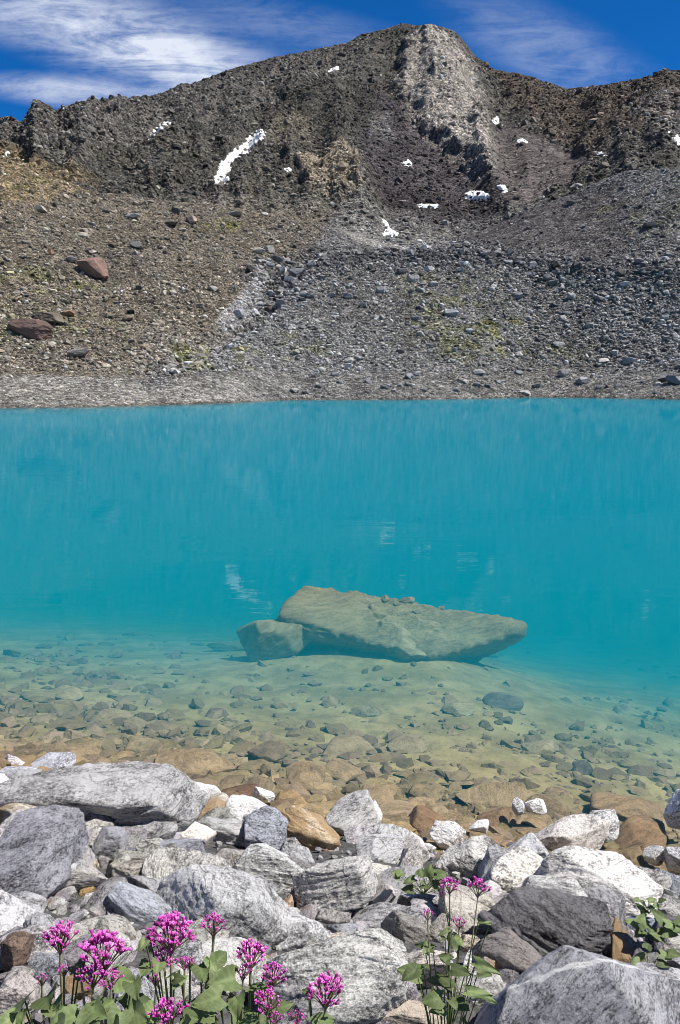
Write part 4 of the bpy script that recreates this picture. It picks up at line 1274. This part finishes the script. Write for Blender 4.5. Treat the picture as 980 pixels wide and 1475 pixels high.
M_petal = plant_mat('magenta_floret', (.85, .85, .85), (1, 1, 1), .5, .35)

class MB:
    def __init__(s): s.v, s.f, s.c = [], [], []
    def add(s, v, f, c):
        b = sum(len(x) for x in s.v); s.v.append(np.asarray(v, float)); s.f.append(np.asarray(f) + b); s.c.append(np.asarray(c, float))
    def build(s, name, mat, parent, label=None, origin=(0, 0, 0)):
        o = link(name, mesh_from(name, np.concatenate(s.v) - np.array(origin), np.concatenate(s.f), True, np.concatenate(s.c)), mat, parent)
        if label: o['label'] = label
        return o

def frame(d):
    d = d / (np.linalg.norm(d) + 1e-9)
    a = np.array([0, 0, 1.]) if abs(d[2]) < .9 else np.array([1., 0, 0])
    u = np.cross(a, d); u /= np.linalg.norm(u)
    return u, np.cross(d, u), d

def tube(mb, pts, r0, r1, c, n=6):
    pts = np.asarray(pts, float); k = len(pts)
    V = []
    for i, p in enumerate(pts):
        d = pts[min(i + 1, k - 1)] - pts[max(i - 1, 0)]
        u, w, _ = frame(d)
        r = r0 + (r1 - r0) * i / (k - 1)
        for j in range(n):
            a = 2 * np.pi * j / n
            V.append(p + r * (np.cos(a) * u + np.sin(a) * w))
    F = [[i * n + j, i * n + (j + 1) % n, (i + 1) * n + (j + 1) % n, (i + 1) * n + j] for i in range(k - 1) for j in range(n)]
    mb.add(V, F, np.tile(c, (len(V), 1)))

def bezier(p0, p1, p2, n=8):
    t = np.linspace(0, 1, n)[:, None]
    return (1 - t) ** 2 * p0 + 2 * t * (1 - t) * p1 + t * t * p2

def floret(mb, p, d, L, r, rng, bud=False):
    u, w, d = frame(d)
    n = 6
    if bud:
        prof = [(0, .35), (.25, .75), (.6, .95), (.9, .7), (1.0, .15)]
        cols = [(.20, .16, .12), (.42, .12, .26), (.68, .06, .46), (.80, .10, .56), (.75, .12, .55)]
    else:
        prof = [(0, .3), (.2, .55), (.45, .6), (.75, .9), (.95, 1.45), (1.0, 1.1), (.86, .3)]
        cols = [(.24, .20, .14), (.30, .14, .20), (.62, .03, .42), (.75, .03, .52), (.90, .12, .70), (.92, .30, .78), (.5, .03, .36)]
    b = rng.uniform(.6, 1.25)
    fade = rng.uniform(0, .3) ** 1.3
    cols = [tuple(np.array(c) * (1 - fade) + np.array((.72, .42, .56)) * fade) for c in cols]
    V, Cc = [], []
    for (t, rr_), c in zip(prof, cols):
        for j in range(n):
            a = 2 * np.pi * j / n
            k = rr_ * r * (1 + (.28 * (-1) ** j if (not bud and t > .9) else 0))
            V.append(p + d * (t * L) + k * (np.cos(a) * u + np.sin(a) * w)); Cc.append(np.array(c) * b)
    m_ = len(prof)
    F = [[i * n + j, i * n + (j + 1) % n, (i + 1) * n + (j + 1) % n, (i + 1) * n + j] for i in range(m_ - 1) for j in range(n)]
    mb.add(V, F, Cc)

def flower_head(parent, O, top, axis, W, Hh, rng, dense=1.0, pale=False):
    """a corymb: branchlets fan out from the stem tip, each ends in a bunch of narrow florets"""
    mb = MB()
    u, w, ax = frame(np.asarray(axis, float))
    base = top - ax * Hh * .55
    nb = int(11 * dense) + 3
    for k in range(nb):
        if k == 0: th, ph = 0, 0
        else:
            ph = k * 2.39996; th = math.sqrt(k / nb) * 1.05
        rad = W * .5 * .78
        tip = base + ax * (Hh * .62 * math.cos(th * .9)) + rad * math.sin(th) * (math.cos(ph) * u + math.sin(ph) * w)
        tip += rng.normal(0, W * .03, 3)
        mid = base + (tip - base) * .5 + ax * Hh * .05
        tube(mb, bezier(base, mid, tip, 5), .0011, .0008, (.30, .26, .17), 5)
        dd = tip - base + ax * Hh * .25
        dd /= np.linalg.norm(dd)
        for q_ in range(rng.integers(4, 8)):
            d2 = dd + rng.normal(0, .42, 3)
            d2 /= np.linalg.norm(d2)
            L = rng.uniform(.16, .24) * W; r = rng.uniform(.019, .030) * W
            bud = rng.random() < (.5 if th > .85 or pale else .22)
            if bud: L *= .62
            floret(mb, tip + rng.normal(0, .012 * W, 3), d2, L, r, rng, bud)
    return mb.build('flower_head', M_petal, parent, None, O)

def leaf_mesh(mb, base, dirn, up, L, Wd, rng, curl=.35, fold=.25):
    d = np.asarray(dirn, float); d = d / np.linalg.norm(d)
    s = np.cross(d, up); s /= np.linalg.norm(s)
    nrm = np.cross(s, d)
    nu, nv = 15, 9
    V, Cc = [], []
    tw = rng.uniform(-.3, .3)
    br = rng.uniform(.55, 1.15)
    for i in range(nu):
        t = i / (nu - 1)
        wd = Wd * .5 * (math.sin(math.pi * min(1, (t * .93 + .07)) ** .55) ** .75 if t < 1 else 0.0)
        wd *= 1 + (.05 if i % 2 else -.05) * (t > .08)
        for j in range(nv):
            vv = (j / (nv - 1)) * 2 - 1
            back = -.22 * L * (abs(vv) ** 1.6) * max(0, 1 - t * 2.2)
            zc = fold * abs(vv) * wd - curl * L * t * t + .04 * L * math.sin(5 * t + 3 * vv + tw * 9)
            V.append(base + d * (t * L + back) + s * (vv * wd) + nrm * zc)
            vein = .82 if (abs(vv) < .12) else 1.0
            side = abs(math.sin((t * 5 - abs(vv) * 1.2) * math.pi)) ** 8
            Cc.append(np.array([1, 1, .95]) * br * (1.45 if vein < 1 else 1 + .3 * side))
    F = [[i * nv + j, i * nv + j + 1, (i + 1) * nv + j + 1, (i + 1) * nv + j] for i in range(nu - 1) for j in range(nv - 1)]
    mb.add(V, F, Cc)

CAMV = np.array([0, 0, CAM_H])
def at_dist(px, py, d):
    v = np.array([float(a) for a in ray(px, py)]); v /= np.linalg.norm(v)
    return CAMV + v * d

def add_stem(root, O, base, top, rng, r=.0032, bend=None):
    mb = MB()
    mid = (base + top) / 2 + (bend if bend is not None else rng.normal(0, .012, 3))
    pts = bezier(base, mid, top, 12)
    tube(mb, pts, r, r * .6, (.9, .9, .9), 7)
    mb.build('stem', M_stem, root, None, O)
    return pts

def add_leaf(root, O, p, px, py, d, L, Wd, rng, updir=None, curl=.35, fold=.25):
    """leaf whose blade middle sits near a given spot"""
    tgt = at_dist(px, py, d)
    L *= .66; Wd *= .68
    mb = MB()
    bd = tgt - p
    bd = np.array([bd[0], bd[1], 0]) / (np.hypot(bd[0], bd[1]) + 1e-6) * .7 + np.array([rng.normal(0, .45), -.25 + rng.normal(0, .35), rng.uniform(-.25, .55)])
    bd /= np.linalg.norm(bd)
    start = tgt - bd * L * .45
    tube(mb, bezier(p, (p + start) / 2 - np.array([0, 0, .004]), start, 5), .0016, .0012, (.8, .9, .6), 5)
    up = np.array([0, -.35, 1.0]) if updir is None else np.asarray(updir, float)
    leaf_mesh(mb, start, bd, up, L, Wd, rng, curl, fold)
    mb.build('leaf', M_leaf, root, None, O)

def make_plant(base_px, d, heads, leaves, label, seed, name='flowering_plant', group='pink flowering plants'):
    """heads: (px, py, w px, h px, dist); leaves: (t along first stem, px, py, length px, width px)"""
    rng = np.random.default_rng(seed)
    bx = at_dist(base_px[0], base_px[1], d)
    O = np.array([bx[0], bx[1], float(near_z(bx[0], bx[1])) - .03])
    root = bpy.data.objects.new(name, None); col.objects.link(root); root.location = O; root.empty_display_size = .05
    tag(root, label, 'flower', group)
    stems = []
    for k, hd in enumerate(heads):
        px, py, w, h = hd[:4]; dd = hd[4] if len(hd) > 4 else d
        top = at_dist(px, py, dd)
        W, H = w * .9 * dd / FPX, h * .9 * dd / FPX
        if k == 0 or not (len(hd) > 5):
            st = O + np.array([.006 * k, .004 * k, 0])
        else:
            st = stems[0][int(hd[5] * 11)]
        pts = add_stem(root, O, st, top - np.array([0, 0, H * .2]), rng, .0034 if k == 0 else .0024)
        stems.append(pts)
        flower_head(root, O, top + np.array([0, 0, H * .1]), pts[-1] - pts[-3] + np.array([0, -.01, .03]), W, H, rng, dense=min(1.6, max(.35, w / 42)), pale=w < 30)
    leaves = [(a_, b_, c_ + sx, d_ + sy, e_ * k_, f_ * k_) for (a_, b_, c_, d_, e_, f_) in leaves for (sx, sy, k_) in ((0, 0, .9), (rng.uniform(-16, 16), rng.uniform(-4, 14), .7))]
    for (si, t, px, py, L, Wd) in leaves:
        p = stems[min(si, len(stems) - 1)][int(t * 11)]
        dd = d + rng.uniform(-.05, .05)
        add_leaf(root, O, p, px, py, dd, L * d / FPX, Wd * d / FPX, rng, curl=rng.uniform(.1, .5), fold=rng.uniform(-.05, .4), updir=(rng.uniform(-.5, .5), -.7, .8))
    return root

make_plant((76, 1500), 1.32, [(86, 1352, 54, 50), (60, 1412, 20, 24, 1.3, .6), (92, 1398, 20, 22, 1.3, .7)], [(0, .8, 30, 1446, 52, 60), (0, .7, 66, 1440, 44, 60), (0, .85, 112, 1392, 34, 34), (0, .6, 95, 1462, 46, 40), (0, .5, 20, 1470, 50, 44)], 'leftmost magenta flower on a pale upright stem', 301)
make_plant((122, 1500), 1.24, [(150, 1372, 74, 66), (134, 1408, 44, 38, 1.24, .8), (160, 1412, 34, 34, 1.24, .8), (116, 1402, 20, 24, 1.24, .7)], [(0, .8, 180, 1412, 52, 48), (0, .8, 128, 1460, 60, 46), (0, .6, 200, 1450, 60, 60), (0, .7, 150, 1450, 44, 40), (0, .5, 90, 1470, 54, 50), (0, .6, 170, 1468, 40, 50)], 'biggest dense magenta flower, second from the left', 302)
make_plant((234, 1500), 1.28, [(246, 1346, 74, 64), (236, 1382, 40, 28, 1.28, .85), (225, 1412, 20, 34, 1.28, .75), (266, 1388, 24, 24, 1.28, .8)], [(0, .85, 212, 1392, 34, 40), (0, .8, 246, 1402, 30, 26), (0, .5, 215, 1462, 40, 40), (0, .9, 205, 1360, 22, 20)], 'tall magenta flower with a round head, third from the left', 303)
make_plant((262, 1500), 1.30, [(308, 1332, 36, 40), (274, 1388, 20, 20, 1.3, .7)], [(0, .8, 290, 1398, 56, 40), (0, .88, 320, 1378, 46, 34), (0, .65, 258, 1412, 30, 24)], 'small loose magenta flower on a leaning stem right of the tall round one', 304)
make_plant((248, 1510), 1.22, [(242, 1460, 50, 40)], [(0, .7, 275, 1466, 34, 30), (0, .6, 205, 1475, 40, 34)], 'low magenta flower at the bottom edge below the tall round one', 305)
make_plant((322, 1505), 1.30, [(362, 1378, 52, 44), (394, 1406, 44, 42, 1.3), (386, 1444, 42, 38, 1.27), (350, 1402, 26, 26, 1.3, .7), (396, 1468, 24, 24, 1.27)], [(0, .75, 322, 1412, 60, 50), (0, .6, 302, 1440, 56, 44), (0, .6, 350, 1462, 50, 40), (0, .7, 372, 1420, 40, 34), (0, .5, 290, 1456, 54, 44), (0, .5, 340, 1448, 44, 36), (0, .4, 375, 1472, 44, 40), (0, .5, 408, 1450, 34, 26)], 'leafy plant with three magenta heads left of the single right flower', 306)
make_plant((418, 1510), 1.32, [(470, 1432, 58, 52), (428, 1466, 26, 20, 1.32, .5)], [(0, .85, 440, 1428, 18, 12), (0, .7, 470, 1470, 34, 30)], 'single magenta flower head leaning right in front of the huge pale boulder', 307)
make_plant((640, 1466), 2.15, [(648, 1276, 34, 26), (690, 1278, 36, 32, 2.12), (616, 1318, 22, 18, 2.15), (662, 1330, 24, 22, 2.15), (636, 1290, 16, 12, 2.15, .9)],
           [(0, .35, 590, 1400, 46, 36), (0, .4, 612, 1362, 40, 18), (0, .45, 656, 1350, 40, 24), (0, .3, 700, 1392, 50, 20), (0, .3, 690, 1430, 54, 20), (0, .28, 640, 1410, 50, 24), (0, .2, 624, 1440, 40, 34), (0, .3, 662, 1398, 40, 24), (0, .2, 664, 1446, 32, 30), (0, .25, 606, 1390, 34, 28), (0, .45, 640, 1378, 30, 22), (0, .5, 694, 1328, 20, 10), (0, .55, 640, 1342, 26, 10)],
           'thinner plant with several small pink flower heads growing alone right of centre', 308)
def leafy(px, py, label, n, size, seed, spread=1.0):
    rng = np.random.default_rng(seed)
    P, d = near_hit(px, py + size * .5, .10)
    O = P - np.array([0, 0, .03])
    root = bpy.data.objects.new('leafy_plant', None); col.objects.link(root); root.location = O; root.empty_display_size = .05
    tag(root, label, 'plant', 'small green plants among the rocks')
    for k in range(n):
        a = k * 2.4 + rng.uniform(-.4, .4)
        rr_ = size * spread * (.25 + .5 * rng.random())
        add_leaf(root, O, P, px + rr_ * math.cos(a) * 1.3, py + rr_ * .55 * math.sin(a) , d - .03 * rng.random(), size * rng.uniform(.4, .6) * d / FPX, size * rng.uniform(.35, .55) * d / FPX, rng, curl=rng.uniform(0, .4), fold=rng.uniform(-.1, .3))
leafy(610, 1266, 'green leafy plant between the boulders left of the pink flowers', 14, 44, 401)
leafy(848, 1320, 'small green plant under the largest white slab', 10, 30, 402)
leafy(948, 1334, 'green plant in the gap above the smooth blue-grey stone', 14, 46, 403)
leafy(935, 1378, 'grey-green leaves beside the top of the corner boulder', 7, 40, 404)
leafy(935, 1302, 'low moss green plant near the right edge', 8, 28, 405)

# ------------------------------------------------------------------ sky, sun
SUN_EL, SUN_AZ = R(58), R(102)
w = bpy.data.worlds.new('World'); scene.world = w
w.use_nodes = True
nt = w.node_tree; nt.nodes.clear(); g = NT(nt)
sky = g.n('ShaderNodeTexSky', sky_type='NISHITA')
sky.sun_disc = False; sky.sun_elevation = SUN_EL; sky.sun_rotation = SUN_AZ; sky.altitude = 2600; sky.air_density = 1.0; sky.dust_density = 0.2; sky.ozone_density = 2.5
deep = g.mix(1.0, sky.outputs[0], (.055, .53, 1.04), 'MULTIPLY')
tc = g.n('ShaderNodeTexCoord').outputs['Generated']
sx = g.n('ShaderNodeSeparateXYZ'); g.l(tc, sx.inputs[0])
# azimuth / elevation tangents of the direction, so that the cirrus lies where the photo has it
ux = g.math('DIVIDE', sx.outputs[0], g.math('MAXIMUM', sx.outputs[1], .05))
uz = g.math('DIVIDE', sx.outputs[2], g.math('MAXIMUM', sx.outputs[1], .05))
cv = g.n('ShaderNodeCombineXYZ'); g.l(ux, cv.inputs[0]); g.l(uz, cv.inputs[1])
cuv = cv.outputs[0]
def blob(cx, cy, rx, ry, ang):
    mp = g.n('ShaderNodeMapping', vector_type='TEXTURE'); g.l(cuv, mp.inputs[0])
    mp.inputs['Location'].default_value = (cx, cy, 0); mp.inputs['Rotation'].default_value = (0, 0, R(ang)); mp.inputs['Scale'].default_value = (rx, ry, 1)
    ln = g.n('ShaderNodeVectorMath', operation='LENGTH'); g.l(mp.outputs[0], ln.inputs[0])
    return g.rng(ln.outputs['Value'], 0.15, 1.0, 1, 0)
def uvp(px, py):
    x, y, z = [float(a) for a in ray(px, py)]
    return x / y, z / y
def pblob(px, py, rpx, rpy, ang):
    a, b = uvp(px, py); s = 1 / (FPX * 1.08)
    return blob(a, b, rpx * s, rpy * s, ang)
m1 = pblob(140, 42, 380, 80, -17)
m2 = pblob(270, 92, 230, 60, -12)
m3 = pblob(110, 132, 190, 30, -4)
m4 = pblob(800, 78, 230, 70, -22)
m5 = pblob(420, 40, 250, 45, -10)
fib = g.noise(g.mapping(cuv, (1.7, 10.0, 1), rot=(0, 0, R(20))), 4.2, 11, .66, .9)
fib2 = g.noise(g.mapping(cuv, (8, 22, 1), rot=(0, 0, R(35)), loc=(3, 1, 0)), 5.0, 7, .65, .6)
soft_n = g.noise(cuv, 7, 6, .6, .4)
mask = g.math('ADD', g.math('MULTIPLY', m1, .85), g.math('MULTIPLY', m2, .5))
mask = g.math('ADD', mask, g.math('MULTIPLY', m3, .75))
mask = g.math('ADD', mask, g.math('MULTIPLY', m4, .30))
mask = g.math('ADD', mask, g.math('MULTIPLY', m5, .22))
tex = g.math('ADD', g.math('MULTIPLY', fib, .65), g.math('MULTIPLY', fib2, .25))
tex = g.math('ADD', tex, g.math('MULTIPLY', soft_n, .35))
tex = g.rng(tex, .44, .80)
cl = g.math('MULTIPLY', g.math('MULTIPLY', mask, g.math('ADD', g.math('MULTIPLY', tex, .95), .12)), .95, clamp=True)
skyc = g.mix(cl, deep, (6.4, 6.9, 8.0))
# unseen neutral veil added overhead and behind the viewer, greys the blue fill light
fill_veil = g.math('MAXIMUM', g.rng(sx.outputs[2], .52, .80), g.rng(sx.outputs[1], .35, -.25, 0, 1))
fill_veil = g.math('MULTIPLY', fill_veil, g.rng(g.noise(g.mapping(tc, (2.0, 5.0, 2.0)), 2.2, 7, .6, .5), .40, .72, .25, .75))
skyc = g.mix(fill_veil, skyc, (1.9, 1.85, 1.8))
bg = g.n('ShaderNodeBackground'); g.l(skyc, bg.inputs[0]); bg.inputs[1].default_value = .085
ow = g.n('ShaderNodeOutputWorld'); g.l(bg.outputs[0], ow.inputs[0])

sl = bpy.data.lights.new('sun', 'SUN'); sl.energy = 5.0; sl.angle = R(.53); sl.color = (1, .96, .90)
so = bpy.data.objects.new('sun', sl); col.objects.link(so)
sd = Vector((math.cos(SUN_EL) * math.sin(SUN_AZ), math.cos(SUN_EL) * math.cos(SUN_AZ), math.sin(SUN_EL)))
so.rotation_euler = sd.to_track_quat('Z', 'Y').to_euler()
so.location = (20, 10, 30)

# ------------------------------------------------------------------ camera, render settings
cd = bpy.data.cameras.new('camera'); cam = bpy.data.objects.new('camera', cd); col.objects.link(cam)
cd.sensor_fit = 'VERTICAL'; cd.sensor_height = 36.0; cd.lens = 36.0 * FPX / 1475.0
cd.clip_start = .05; cd.clip_end = 5000
cam.location = (0, 0, CAM_H); cam.rotation_euler = (R(90) - PITCH, 0, 0)
scene.camera = cam
scene.view_settings.view_transform = 'Standard'
scene.view_settings.look = 'None'
scene.view_settings.gamma = 1.0
scene.view_settings.use_curve_mapping = False
scene.view_settings.exposure = 0.5
scene.render.engine = 'CYCLES'
cy = scene.cycles
cy.use_denoising = True
scene.render.filter_size = 1.0
cy.filter_width = 0.9
cy.max_bounces = 7; cy.diffuse_bounces = 3; cy.glossy_bounces = 3; cy.transmission_bounces = 4; cy.transparent_max_bounces = 12; cy.volume_bounces = 4
cy.sample_clamp_indirect = 6.0
